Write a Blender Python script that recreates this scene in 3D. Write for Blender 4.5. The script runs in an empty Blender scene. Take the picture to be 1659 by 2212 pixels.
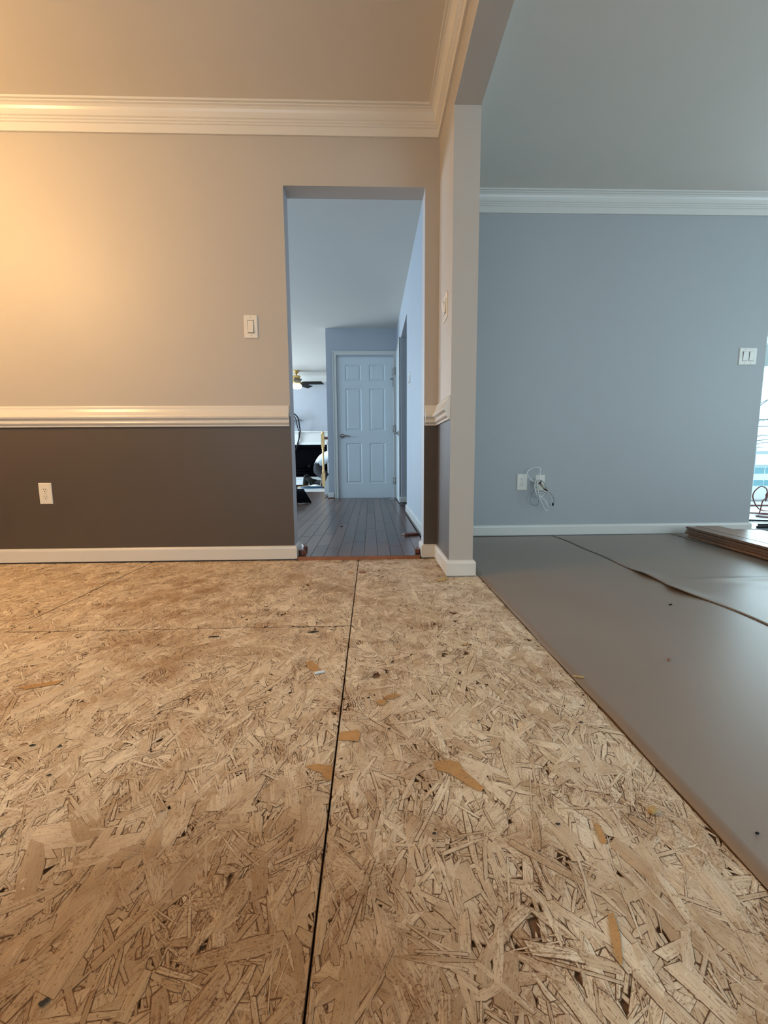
import bpy, bmesh, math, random
import numpy as np
from mathutils import Vector, Matrix

random.seed(7)
RNG = np.random.default_rng(11)
SC = bpy.context.scene
COL = SC.collection
PI = math.pi

# ------------------------------------------------------------------ camera
F_PX, PITCH, YAW, ROLL, CAM_H = 921.333, 0.1245, 0.0303, -0.0068, 0.5953
cd = bpy.data.cameras.new('camera')
cam = bpy.data.objects.new('camera', cd)
COL.objects.link(cam)
cd.sensor_fit = 'VERTICAL'
cd.sensor_height = 36.0
cd.lens = 36.0 * F_PX / 2212.0
cd.clip_start = 0.02
fwd = Vector((math.sin(YAW) * math.cos(PITCH), math.cos(YAW) * math.cos(PITCH), -math.sin(PITCH)))
rgt = Vector((math.cos(YAW), -math.sin(YAW), 0.0))
upv = rgt.cross(fwd)
M0 = Matrix((rgt, upv, -fwd)).transposed()
M0 = M0 @ Matrix.Rotation(ROLL, 3, 'Z')
cam.matrix_world = Matrix.Translation((0, 0, CAM_H)) @ M0.to_4x4()
SC.camera = cam

# ------------------------------------------------------------------ world, lights, exposure
SC.view_settings.view_transform = 'Standard'
SC.view_settings.look = 'None'
SC.view_settings.gamma = 1.0
SC.view_settings.use_curve_mapping = False
SC.view_settings.exposure = 0.0
W = bpy.data.worlds.new('sky'); SC.world = W; W.use_nodes = True
bg = W.node_tree.nodes['Background']
bg.inputs['Color'].default_value = (0.62, 0.86, 1.0, 1)
bg.inputs['Strength'].default_value = 2.0

COOL = (0.66, 0.85, 1.0)
def area(name, loc, direction, sx, sy, power, col=COOL, spread=PI):
    l = bpy.data.lights.new(name, 'AREA'); l.shape = 'RECTANGLE'; l.size = sx; l.size_y = sy
    l.energy = power; l.color = col; l.spread = spread
    o = bpy.data.objects.new(name, l); COL.objects.link(o); o.location = loc
    o.rotation_euler = Vector(direction).to_track_quat('-Z', 'Y').to_euler()
    return o
# daylight entering by the windows (each in an opening built below), plus two added fills
area('window_light_front', (2.55, -1.55, 1.30), (0, 1, 0), 2.2, 1.5, 28, (0.72, 0.88, 1.0))
area('window_light_side', (4.52, 1.2, 1.30), (-1, 0, 0), 1.8, 1.5, 31, (0.64, 0.87, 1.0))
area('fill_light_dining', (-1.4, -1.55, 1.30), (0, 1, 0), 1.6, 1.5, 8, (0.9, 0.95, 1.0))  # added fill from behind the camera, brightens floor and pillar
area('window_light_kitchen', (-4.42, 4.3, 1.35), (1, 0, 0), 2.0, 1.3, 84, (0.48, 0.74, 1.0))
area('window_light_family', (-4.42, 8.2, 1.30), (1, 0, 0), 2.2, 1.7, 215, (0.70, 0.87, 1.0))
area('patio_light', (5.6, 5.3, 1.20), (-0.35, -1, 0), 2.4, 1.9, 70, (0.66, 0.90, 1.0))
area('fill_light_sunroom', (7.92, 4.4, 1.3), (-1, 0, 0), 1.6, 1.5, 80, (0.72, 0.93, 1.0))  # added fill, brightens the sunroom floor and window rail
# the dining room's own warm ceiling lamp, left of the frame
pl = bpy.data.lights.new('dining_lamp', 'POINT'); pl.energy = 92; pl.color = (1.0, 0.59, 0.23); pl.shadow_soft_size = 0.09
po = bpy.data.objects.new('dining_lamp', pl); COL.objects.link(po); po.location = (-2.38, 1.22, 2.0)

# ------------------------------------------------------------------ materials
def new_mat(name):
    m = bpy.data.materials.new(name); m.use_nodes = True
    return m, m.node_tree.nodes, m.node_tree.links, m.node_tree.nodes['Principled BSDF']

def mat(name, col, rough=0.5, metal=0.0, var=0.06, scale=6.0, bump=0.0, bscale=250.0, spec=0.5, emit=None):
    m, N, L, B = new_mat(name)
    tc = N.new('ShaderNodeTexCoord')
    nz = N.new('ShaderNodeTexNoise'); nz.inputs['Scale'].default_value = scale; nz.inputs['Detail'].default_value = 3
    L.new(tc.outputs['Object'], nz.inputs['Vector'])
    mx = N.new('ShaderNodeMix'); mx.data_type = 'RGBA'
    mx.inputs[6].default_value = (*[c * (1 - var) for c in col], 1)
    mx.inputs[7].default_value = (*[min(1, c * (1 + var)) for c in col], 1)
    L.new(nz.outputs['Fac'], mx.inputs[0]); L.new(mx.outputs[2], B.inputs['Base Color'])
    B.inputs['Roughness'].default_value = rough; B.inputs['Metallic'].default_value = metal
    B.inputs['Specular IOR Level'].default_value = spec
    if bump:
        n2 = N.new('ShaderNodeTexNoise'); n2.inputs['Scale'].default_value = bscale
        L.new(tc.outputs['Object'], n2.inputs['Vector'])
        b = N.new('ShaderNodeBump'); b.inputs['Strength'].default_value = bump; b.inputs['Distance'].default_value = 0.002
        L.new(n2.outputs['Fac'], b.inputs['Height']); L.new(b.outputs['Normal'], B.inputs['Normal'])
    if emit:
        B.inputs['Emission Color'].default_value = (*emit[:3], 1); B.inputs['Emission Strength'].default_value = emit[3]
    return m

M = {}
M['grey_paint'] = mat('grey_paint', (0.47, 0.44, 0.40), 0.5, var=0.02, bump=0.05)
M['brown_paint'] = mat('brown_paint', (0.088, 0.071, 0.061), 0.42, var=0.03, bump=0.05)
M['blue_grey_paint'] = mat('blue_grey_paint', (0.40, 0.42, 0.43), 0.5, var=0.02, bump=0.05)
M['hall_paint'] = mat('hall_paint', (0.44, 0.46, 0.50), 0.5, var=0.02, bump=0.05)
M['ceiling_paint'] = mat('ceiling_paint', (0.67, 0.63, 0.57), 0.75, var=0.02, bump=0.08, bscale=120)
M['white_trim'] = mat('white_trim', (0.68, 0.66, 0.62), 0.28, var=0.03)
M['white_door'] = mat('white_door', (0.66, 0.70, 0.72), 0.35, var=0.02)
M['plate'] = mat('plate_plastic', (0.76, 0.73, 0.66), 0.3, var=0.01)
M['dark'] = mat('dark_slot', (0.02, 0.017, 0.015), 0.6)
M['metal'] = mat('brushed_nickel', (0.30, 0.28, 0.26), 0.3, 1.0)
M['brass'] = mat('brass', (0.75, 0.52, 0.2), 0.25, 1.0)
M['black'] = mat('black', (0.008, 0.008, 0.010), 0.7, spec=0.2)
M['soot'] = mat('soot', (0.003, 0.003, 0.004), 1.0, spec=0.0)
M['bristle'] = mat('bristle', (0.005, 0.005, 0.006), 0.9, spec=0.1)
M['fan_blade'] = mat('fan_blade', (0.010, 0.006, 0.004), 0.6, spec=0.2)
M['globe'] = mat('globe_glass', (0.9, 0.85, 0.75), 0.3, emit=(1.0, 0.85, 0.55, 4.0))
M['pine'] = mat('pine', (0.62, 0.40, 0.17), 0.4, var=0.15, scale=14)
M['marble'] = mat('white_marble', (0.74, 0.74, 0.74), 0.3, var=0.16, scale=9)
M['shirt'] = mat('shirt', (0.72, 0.78, 0.84), 0.8, var=0.05)
M['trousers'] = mat('trousers', (0.024, 0.024, 0.030), 0.9, var=0.3, scale=20)
M['boot'] = mat('boot', (0.014, 0.015, 0.012), 0.8, spec=0.2)
M['skin'] = mat('skin', (0.45, 0.27, 0.19), 0.5)
M['hair'] = mat('hair', (0.02, 0.014, 0.01), 0.6)
M['white_cable'] = mat('white_cable', (0.80, 0.80, 0.78), 0.45)
M['grey_cable'] = mat('grey_cable', (0.26, 0.28, 0.30), 0.45)
M['tan_cable'] = mat('tan_cable', (0.50, 0.40, 0.30), 0.5)
M['red_hose'] = mat('red_hose', (0.16, 0.025, 0.02), 0.45)
M['blue_hose'] = mat('blue_hose', (0.03, 0.09, 0.16), 0.45)
M['raw_oak'] = mat('raw_wood', (0.30, 0.12, 0.06), 0.6, var=0.25, scale=30)
M['cherry'] = mat('cherry_wood', (0.13, 0.035, 0.018), 0.4, var=0.3, scale=25)
M['chip'] = mat('wood_chip', (0.50, 0.32, 0.12), 0.8, var=0.3, scale=200)
M['pale_glare_floor'] = mat('pale_glare_floor', (0.62, 0.63, 0.62), 0.35, var=0.1)
M['paper_white'] = mat('white_card', (0.78, 0.80, 0.80), 0.7, var=0.05)
M['vinyl'] = mat('white_vinyl', (0.82, 0.86, 0.88), 0.4, var=0.02)
M['cyan_panel'] = mat('pale_blue_panel', (0.36, 0.68, 0.74), 0.5, var=0.2)
M['bark'] = mat('bark', (0.13, 0.14, 0.14), 0.9, var=0.3)
M['ground'] = mat('ground', (0.55, 0.62, 0.62), 0.9, var=0.2)
M['subfloor'] = mat('subfloor', (0.045, 0.024, 0.012), 0.9)

m, N, L, B = new_mat('window_glass')
tr = N.new('ShaderNodeBsdfTransparent'); gl = N.new('ShaderNodeBsdfGlossy'); gl.inputs['Roughness'].default_value = 0.02
mxs = N.new('ShaderNodeMixShader'); mxs.inputs[0].default_value = 0.06
tr.inputs['Color'].default_value = (0.93, 0.98, 1, 1)
L.new(tr.outputs[0], mxs.inputs[1]); L.new(gl.outputs[0], mxs.inputs[2])
L.new(mxs.outputs[0], N['Material Output'].inputs['Surface'])
M['glass'] = m

# hardwood planks: grain along the plank, tint per plank
def plank_mat(name, dark, light, rough, axis=1):
    m, N, L, B = new_mat(name)
    tc = N.new('ShaderNodeTexCoord'); mp = N.new('ShaderNodeMapping')
    s = [70, 70, 70]; s[axis] = 3.0
    mp.inputs['Scale'].default_value = s
    oi = N.new('ShaderNodeObjectInfo')
    ad = N.new('ShaderNodeVectorMath'); ad.operation = 'ADD'
    L.new(tc.outputs['Object'], mp.inputs['Vector']); L.new(mp.outputs[0], ad.inputs[0])
    cx = N.new('ShaderNodeMath'); cx.operation = 'MULTIPLY'; cx.inputs[1].default_value = 50
    L.new(oi.outputs['Random'], cx.inputs[0]); L.new(cx.outputs[0], ad.inputs[1])
    nz = N.new('ShaderNodeTexNoise'); nz.inputs['Scale'].default_value = 1; nz.inputs['Detail'].default_value = 4
    L.new(ad.outputs[0], nz.inputs['Vector'])
    mx = N.new('ShaderNodeMix'); mx.data_type = 'RGBA'
    mx.inputs[6].default_value = (*dark, 1); mx.inputs[7].default_value = (*light, 1)
    L.new(nz.outputs['Fac'], mx.inputs[0])
    hv = N.new('ShaderNodeHueSaturation')
    mr = N.new('ShaderNodeMapRange'); mr.inputs[3].default_value = 0.62; mr.inputs[4].default_value = 1.38
    L.new(oi.outputs['Random'], mr.inputs[0]); L.new(mr.outputs[0], hv.inputs['Value'])
    L.new(mx.outputs[2], hv.inputs['Color']); L.new(hv.outputs[0], B.inputs['Base Color'])
    B.inputs['Roughness'].default_value = rough
    return m
M['hardwood'] = plank_mat('hardwood', (0.058, 0.030, 0.023), (0.145, 0.080, 0.060), 0.27)
M['bundle_wood'] = plank_mat('bundle_wood', (0.19, 0.095, 0.055), (0.38, 0.215, 0.13), 0.32)

# builder's paper
m, N, L, B = new_mat('floor_paper')
tc = N.new('ShaderNodeTexCoord')
n1 = N.new('ShaderNodeTexNoise'); n1.inputs['Scale'].default_value = 1.6; n1.inputs['Detail'].default_value = 3
n2 = N.new('ShaderNodeTexNoise'); n2.inputs['Scale'].default_value = 900
L.new(tc.outputs['Object'], n1.inputs['Vector']); L.new(tc.outputs['Object'], n2.inputs['Vector'])
mx = N.new('ShaderNodeMix'); mx.data_type = 'RGBA'
mx.inputs[6].default_value = (0.235, 0.185, 0.148, 1); mx.inputs[7].default_value = (0.275, 0.218, 0.175, 1)
L.new(n1.outputs['Fac'], mx.inputs[0]); L.new(mx.outputs[2], B.inputs['Base Color'])
B.inputs['Roughness'].default_value = 0.38
b = N.new('ShaderNodeBump'); b.inputs['Strength'].default_value = 0.08; b.inputs['Distance'].default_value = 0.001
L.new(n2.outputs['Fac'], b.inputs['Height']); L.new(b.outputs[0], B.inputs['Normal'])
M['floor_paper'] = m

# oriented strands: attribute fl = (edge, random, kind), gr = (along, across, random)
def osb_material():
    m, N, L, B = new_mat('strand_wood')
    fl = N.new('ShaderNodeAttribute'); fl.attribute_name = 'fl'
    gr = N.new('ShaderNodeAttribute'); gr.attribute_name = 'gr'
    tc = N.new('ShaderNodeTexCoord')
    sep = N.new('ShaderNodeSeparateXYZ'); L.new(fl.outputs['Vector'], sep.inputs[0])
    def noise(vec, sc, det, scale3=None, rough=0.55):
        n = N.new('ShaderNodeTexNoise'); n.inputs['Scale'].default_value = sc; n.inputs['Detail'].default_value = det
        n.inputs['Roughness'].default_value = rough
        if scale3:
            mp = N.new('ShaderNodeMapping'); mp.inputs['Scale'].default_value = scale3
            L.new(vec, mp.inputs['Vector']); vec = mp.outputs[0]
        L.new(vec, n.inputs['Vector']); return n.outputs['Fac']
    def ramp(sock, p0, p1):
        r = N.new('ShaderNodeMapRange'); r.interpolation_type = 'SMOOTHSTEP'
        r.inputs[1].default_value = p0; r.inputs[2].default_value = p1
        L.new(sock, r.inputs[0]); return r.outputs[0]
    def mix(fac, a, b_):
        x = N.new('ShaderNodeMix'); x.data_type = 'RGBA'
        for s, v in ((0, fac), (6, a), (7, b_)):
            if isinstance(v, (float, tuple)): x.inputs[s].default_value = v if isinstance(v, float) else (*v, 1)
            else: L.new(v, x.inputs[s])
        return x.outputs[2]
    def math_(op, a, b_):
        x = N.new('ShaderNodeMath'); x.operation = op
        for i, v in ((0, a), (1, b_)):
            if isinstance(v, float): x.inputs[i].default_value = v
            else: L.new(v, x.inputs[i])
        return x.outputs[0]
    base = mix(sep.outputs['Y'], OSB_D, OSB_L)
    k = sep.outputs['Z']; pn = noise(tc.outputs['Object'], 60.0, 4)
    base = mix(ramp(k, 0.25, 0.5), base, mix(pn, (0.44, 0.22, 0.07), (0.60, 0.36, 0.15)))
    wear = ramp(noise(tc.outputs['Object'], 7.0, 5, None, 0.65), 0.42, 0.66)
    grain = noise(gr.outputs['Vector'], 1.0, 4, (30, 460, 90))
    c = mix(math_('MULTIPLY', ramp(grain, 0.42, 0.64), math_('ADD', 0.35, math_('MULTIPLY', wear, 0.5))), base, OSB_G)
    ticks = noise(gr.outputs['Vector'], 1.0, 3, (60, 620, 70), 0.7)
    tk = ramp(math_('ADD', ticks, math_('MULTIPLY', wear, 0.06)), 0.60, 0.68)
    c = mix(math_('MULTIPLY', tk, 0.75), c, (0.17, 0.078, 0.03))
    big = noise(tc.outputs['Object'], 1.9, 4)
    st = noise(tc.outputs['Object'], 9.0, 4)
    stain = ramp(math_('ADD', math_('MULTIPLY', big, 0.6), math_('MULTIPLY', st, 0.4)), 0.48, 0.62)
    c = mix(math_('MULTIPLY', stain, 0.5), c, (0.30, 0.155, 0.06))
    sp = ramp(math_('ADD', noise(tc.outputs['Object'], 330.0, 3), math_('MULTIPLY', wear, 0.11)), 0.62, 0.70)
    c = mix(math_('MULTIPLY', sp, 0.6), c, (0.22, 0.105, 0.04))
    # colour multiplied to a darker brown in one broad, noise-edged patch near the camera
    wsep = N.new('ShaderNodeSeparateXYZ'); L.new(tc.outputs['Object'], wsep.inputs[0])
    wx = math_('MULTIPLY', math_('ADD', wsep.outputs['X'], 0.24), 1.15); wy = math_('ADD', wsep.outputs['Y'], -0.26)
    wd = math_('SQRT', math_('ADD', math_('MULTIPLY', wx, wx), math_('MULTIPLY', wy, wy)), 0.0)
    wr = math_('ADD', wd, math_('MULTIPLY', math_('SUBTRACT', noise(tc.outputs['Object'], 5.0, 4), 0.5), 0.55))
    brown_patch = N.new('ShaderNodeMix'); brown_patch.data_type = 'RGBA'; brown_patch.blend_type = 'MULTIPLY'
    L.new(math_('MULTIPLY', ramp(wr, 0.64, 0.24), 1.0), brown_patch.inputs[0]); L.new(c, brown_patch.inputs[6]); brown_patch.inputs[7].default_value = (0.55, 0.43, 0.32, 1)
    c = brown_patch.outputs[2]
    spl = ramp(noise(tc.outputs['Object'], 26.0, 3), 0.66, 0.74)
    c = mix(math_('MULTIPLY', spl, 0.65), c, (0.24, 0.11, 0.04))
    edn = math_('ADD', sep.outputs['X'], math_('MULTIPLY', math_('SUBTRACT', noise(tc.outputs['Object'], 300.0, 2), 0.5), 0.55))
    edn = math_('SUBTRACT', edn, math_('MULTIPLY', wear, 0.14))
    c = mix(math_('MULTIPLY', ramp(edn, 0.78, 0.36), 0.95), c, (0.095, 0.038, 0.013))
    c = mix(ramp(k, 0.75, 1.0), c, (0.03, 0.026, 0.022))
    L.new(c, B.inputs['Base Color'])
    B.inputs['Roughness'].default_value = 0.7; B.inputs['Specular IOR Level'].default_value = 0.25
    bp = N.new('ShaderNodeBump'); bp.inputs['Strength'].default_value = 0.35; bp.inputs['Distance'].default_value = 0.0006
    L.new(grain, bp.inputs['Height']); L.new(bp.outputs[0], B.inputs['Normal'])
    return m
OSB_D, OSB_L, OSB_G = (0.55, 0.42, 0.285), (0.82, 0.71, 0.545), (0.44, 0.29, 0.17)
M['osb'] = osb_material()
M['osb_core'] = mat('board_core', (0.16, 0.08, 0.035), 0.8, var=0.3, scale=60)

# ------------------------------------------------------------------ mesh helpers
class MB:
    def __init__(s): s.v, s.f, s.mi, s.sm = [], [], [], []
    def add(s, vs, fs, mi=0, smooth=False):
        o = len(s.v); s.v += [tuple(p) for p in vs]
        for f in fs: s.f.append([o + i for i in f]); s.mi.append(mi); s.sm.append(smooth)
        return s
    def box(s, x0, x1, y0, y1, z0, z1, mi=0):
        vs = [(x, y, z) for z in (z0, z1) for y in (y0, y1) for x in (x0, x1)]
        return s.add(vs, [(0, 2, 3, 1), (4, 5, 7, 6), (0, 1, 5, 4), (2, 6, 7, 3), (0, 4, 6, 2), (1, 3, 7, 5)], mi)
    def bevel_plate(s, x0, x1, z0, z1, yb, yf, b, mi=0):
        # a plate on a wall facing -y: back at yb, front at yf (yf < yb), edges slanted by b
        vs = [(x0, yb, z0), (x1, yb, z0), (x1, yb, z1), (x0, yb, z1)]
        ym = yb + (yf - yb) * 0.5
        vs += [(x0, ym, z0), (x1, ym, z0), (x1, ym, z1), (x0, ym, z1)]
        vs += [(x0 + b, yf, z0 + b), (x1 - b, yf, z0 + b), (x1 - b, yf, z1 - b), (x0 + b, yf, z1 - b)]
        fs = [(3, 2, 1, 0), (8, 9, 10, 11)]
        for k in (0, 4):
            for i in range(4):
                j = (i + 1) % 4; fs.append((k + i, k + j, k + 4 + j, k + 4 + i))
        return s.add(vs, fs, mi)
    def tube(s, pts, r, n=8, mi=0, cap=True, closed=False):
        pts = [Vector(p) for p in pts]; rs = r if isinstance(r, (list, tuple)) else [r] * len(pts)
        vs, fs = [], []; up = Vector((0, 0, 1)); prev = None
        for i, p in enumerate(pts):
            a = pts[max(0, i - 1)]; b_ = pts[min(len(pts) - 1, i + 1)]
            t = (b_ - a).normalized()
            if prev is None:
                u = t.cross(up)
                if u.length < 0.05: u = t.cross(Vector((1, 0, 0)))
            else: u = prev - t * prev.dot(t)
            u.normalize(); prev = u; w = t.cross(u)
            for k in range(n):
                an = 2 * PI * k / n; vs.append(p + (u * math.cos(an) + w * math.sin(an)) * rs[i])
        for i in range(len(pts) - 1):
            for k in range(n):
                k2 = (k + 1) % n; fs.append((i * n + k, i * n + k2, (i + 1) * n + k2, (i + 1) * n + k))
        s.add(vs, fs, mi, True)
        if cap:
            o = len(s.v) - len(vs)
            s.f += [[o + k for k in range(n)][::-1], [o + (len(pts) - 1) * n + k for k in range(n)]]
            s.mi += [mi, mi]; s.sm += [False, False]
        return s
    def lathe(s, prof, cx, cy, n=20, mi=0, smooth=True, phase=0.0):
        vs, fs = [], []
        for r, z in prof:
            for k in range(n):
                a = 2 * PI * k / n + phase; vs.append((cx + r * math.cos(a), cy + r * math.sin(a), z))
        for i in range(len(prof) - 1):
            for k in range(n):
                k2 = (k + 1) % n; fs.append((i * n + k, i * n + k2, (i + 1) * n + k2, (i + 1) * n + k))
        fs.append(list(range(n))[::-1]); fs.append([(len(prof) - 1) * n + k for k in range(n)])
        return s.add(vs, fs, mi, smooth)
    def sweep(s, path, prof, side=1, mi=0):
        # path in plan; profile = (out from the wall, z); side = +1 offsets to the right of travel
        P = [Vector((p[0], p[1])) for p in path]; rings = []
        for i, p in enumerate(P):
            d0 = (p - P[i - 1]).normalized() if i > 0 else None
            d1 = (P[i + 1] - p).normalized() if i < len(P) - 1 else None
            nrm = lambda d: Vector((d.y, -d.x)) * side
            if d0 is None: mv = nrm(d1)
            elif d1 is None: mv = nrm(d0)
            else:
                a, b_ = nrm(d0), nrm(d1); mv = (a + b_) / (1 + a.dot(b_))
            rings.append([(p.x + mv.x * o, p.y + mv.y * o, z) for o, z in prof])
        n = len(prof); vs = [q for r in rings for q in r]; fs = []
        for i in range(len(P) - 1):
            for k in range(n):
                k2 = (k + 1) % n; fs.append((i * n + k, (i + 1) * n + k, (i + 1) * n + k2, i * n + k2))
        fs.append(list(range(n))); fs.append([(len(P) - 1) * n + k for k in range(n)][::-1])
        return s.add(vs, fs, mi)
    def prism(s, poly, z0, z1, mi=0):
        n = len(poly)
        vs = [(x, y, z0) for x, y in poly] + [(x, y, z1) for x, y in poly]
        fs = [list(range(n))[::-1], list(range(n, 2 * n))] + [(i, (i + 1) % n, n + (i + 1) % n, n + i) for i in range(n)]
        return s.add(vs, fs, mi)
    def build(s, name, mats, parent=None, fix=True):
        me = bpy.data.meshes.new(name); me.from_pydata(s.v, [], s.f)
        if not isinstance(mats, (list, tuple)): mats = [mats]
        for m_ in mats: me.materials.append(m_)
        me.polygons.foreach_set('material_index', s.mi); me.polygons.foreach_set('use_smooth', s.sm)
        if fix:
            bm = bmesh.new(); bm.from_mesh(me); bmesh.ops.recalc_face_normals(bm, faces=bm.faces); bm.to_mesh(me); bm.free()
        me.update()
        o = bpy.data.objects.new(name, me); COL.objects.link(o)
        if parent: o.parent = parent
        return o

def thing(name, label, cat, loc=(0, 0, 0), rz=0.0, group=None):
    o = bpy.data.objects.new(name, None); COL.objects.link(o); o.empty_display_size = 0.05
    o.location = loc; o.rotation_euler = (0, 0, rz); o['label'] = label; o['category'] = cat
    if group: o['group'] = group
    return o
def tag(o, label, cat, group=None):
    o['label'] = label; o['category'] = cat
    if group: o['group'] = group
    return o
def struct(o, label=None, cat=None):
    o['kind'] = 'structure'
    if label: o['label'] = label
    if cat: o['category'] = cat
    return o
def smooth_path(pts, n=6):
    P = [Vector(p) for p in pts]; out = []
    for i in range(len(P) - 1):
        p0, p1, p2, p3 = P[max(0, i - 1)], P[i], P[i + 1], P[min(len(P) - 1, i + 2)]
        for k in range(n):
            t = k / n
            out.append(0.5 * ((2 * p1) + (p2 - p0) * t + (2 * p0 - 5 * p1 + 4 * p2 - p3) * t * t + (3 * p1 - p0 - 3 * p2 + p3) * t ** 3))
    out.append(P[-1]); return out
def bevelled(o, w, seg=2):
    md = o.modifiers.new('edge', 'BEVEL'); md.width = w; md.segments = seg; md.limit_method = 'ANGLE'; return o

# ------------------------------------------------------------------ room dimensions (metres)
XL, XP0, XP1 = -3.20, 0.389, 0.510        # dining left wall; partition faces
YB, TH = 2.504, 0.116                     # dining back wall, its thickness
YP = 2.095                                # end of the partition
CE = 2.42                                 # ceiling
DX0, DX1, DZ = -0.4556, 0.3115, 2.053     # doorway
YR = 3.195                                # right room's back wall
XRE = 2.937                               # its right end
YF = 6.30                                 # hall end wall
HB = 2.154                                # underside of the header
RAIL = 0.84                               # paint line behind the chair rail
YFR = 9.80                                # far family room wall
YFRONT = -1.60
FZ = 0.02                                 # hall floor level

def wall_boxes(axis, a0, a1, t0, t1, z0, z1, openings=(), zcuts=(), mi_of=None):
    """a wall along axis 'x' or 'y' between a0..a1, thickness t0..t1, with rectangular openings (a, b, za, zb)"""
    mb = MB()
    As = sorted({a0, a1, *[v for o in openings for v in o[:2]]})
    Zs = sorted({z0, z1, *[v for o in openings for v in o[2:]], *zcuts})
    for i in range(len(As) - 1):
        for j in range(len(Zs) - 1):
            ca, cz = (As[i] + As[i + 1]) / 2, (Zs[j] + Zs[j + 1]) / 2
            if any(o[0] < ca < o[1] and o[2] < cz < o[3] for o in openings): continue
            mi = mi_of(ca, cz) if mi_of else 0
            if axis == 'x': mb.box(As[i], As[i + 1], t0, t1, Zs[j], Zs[j + 1], mi)
            else: mb.box(t0, t1, As[i], As[i + 1], Zs[j], Zs[j + 1], mi)
    return mb

def paint_faces(o, rule):
    for p in o.data.polygons:
        p.material_index = rule(p.center, p.normal)

# back wall of the dining room with the doorway
o = struct(wall_boxes('x', XL - 0.1, XP0, YB, YB + TH, -0.02, CE, [(DX0, DX1, -0.02, DZ)], [RAIL]).build(
    'wall_back', [M['grey_paint'], M['brown_paint'], M['hall_paint']]))
paint_faces(o, lambda c, n: 2 if (n.y > 0.5 or (abs(n.x) > 0.5 and c.y > YB + 0.01 and DX0 - 0.01 < c.x < DX1 + 0.01)) else (1 if c.z < RAIL and n.y < -0.5 else 0))
# partition that ends in the pillar, with the header over the wide opening
mb = wall_boxes('y', YP, YF, XP0, XP1, -0.02, CE, [(4.615, 5.49, -0.02, 2.08)], [RAIL])
mb.box(XP0, XP1, YFRONT, YP, HB, CE)
o = struct(mb.build('wall_partition', [M['grey_paint'], M['brown_paint'], M['hall_paint'], M['blue_grey_paint']]))
def rule(c, n):
    if n.x > 0.5: return 3 if c.y < YR + 0.3 else 2
    if c.y > YB + 0.3: return 2
    if c.z < RAIL and n.x < -0.5: return 1
    return 0
o.data.polygons.foreach_set('material_index', [0] * len(o.data.polygons))
# split the long left faces where the hall starts
bm = bmesh.new(); bm.from_mesh(o.data)
bmesh.ops.bisect_plane(bm, geom=bm.verts[:] + bm.edges[:] + bm.faces[:], plane_co=(0, YB + TH / 2, 0), plane_no=(0, 1, 0))
bmesh.ops.bisect_plane(bm, geom=bm.verts[:] + bm.edges[:] + bm.faces[:], plane_co=(0, YR + 0.06, 0), plane_no=(0, 1, 0))
bm.to_mesh(o.data); bm.free()
paint_faces(o, lambda c, n: 3 if (n.x > 0.5 and c.y < YR + 0.05) else (2 if c.y > YB + TH / 2 else (1 if (c.z < RAIL and n.x < -0.5) else 0)))
# right room
struct(wall_boxes('x', XP1, XRE, YR, YR + 0.115, -0.02, CE).build('wall_right_back', M['blue_grey_paint']))
# hall end wall, closet space behind the side opening
struct(wall_boxes('x', -0.6196, XP0, YF, YF + 0.115, -0.02, CE, [(-0.474, 0.3387, -0.02, 2.035)]).build('wall_hall_end', M['hall_paint']))
struct(wall_boxes('x', XP1, 2.0, 5.75, 5.86, -0.02, CE).build('wall_closet', M['hall_paint']))
struct(wall_boxes('y', YR + 0.115, 5.75, 1.9, 2.0, -0.02, CE).build('wall_closet_side', M['hall_paint']))
# family room and outer walls
struct(wall_boxes('x', -4.6, 1.0, YFR, YFR + 0.12, -0.02, CE).build('wall_family_far', M['hall_paint']))
struct(wall_boxes('y', YF + 0.115, YFR, 0.9, 1.0, -0.02, CE).build('wall_family_right', M['hall_paint']))
struct(wall_boxes('y', YB + TH, YFR, -4.6, -4.48, -0.02, CE, [(3.25, 5.35, 0.65, 2.05), (7.05, 9.35, 0.4, 2.2)]).build('wall_hall_left', M['hall_paint']))
struct(wall_boxes('x', XL - 0.1, 4.7, YFRONT - 0.12, YFRONT, -0.02, CE, [(1.4, 3.7, 0.5, 2.1), (-2.25, -0.55, 0.5, 2.1)], [RAIL]).build('wall_front', M['grey_paint']))
o = struct(wall_boxes('y', YFRONT, YB, XL - 0.1, XL, -0.02, CE, [], [RAIL]).build('wall_left', [M['grey_paint'], M['brown_paint']]))
paint_faces(o, lambda c, n: 1 if c.z < RAIL else 0)
struct(wall_boxes('y', YFRONT, 3.2, 4.6, 4.72, -0.02, CE, [(0.25, 2.15, 0.5, 2.1)]).build('wall_right', M['blue_grey_paint']))
struct(wall_boxes('y', 3.2, 5.5, 8.0, 8.12, -0.02, CE, [(3.5, 5.3, .5, 2.1)]).build('wall_sunroom_right', M['blue_grey_paint']))  # opening added along with the sunroom fill
struct(wall_boxes('x', 4.72, 8.12, 3.08, 3.2, -0.02, CE).build('wall_sunroom_front', M['blue_grey_paint']))
struct(wall_boxes('x', 2.0, 8.12, 5.5, 5.62, -0.02, CE, [(4.2, 7.6, 0.02, 2.1)]).build('wall_sunroom_back', M['blue_grey_paint']))
struct(wall_boxes('y', YR + 0.115, 5.5, 2.0, 2.10, -0.02, CE).build('wall_sunroom_left', M['blue_grey_paint']))
# ceiling slab
struct(MB().box(-4.6, 8.12, YFRONT - 0.12, YFR + 0.12, CE, CE + 0.1).build('ceiling', M['ceiling_paint']))

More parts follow.
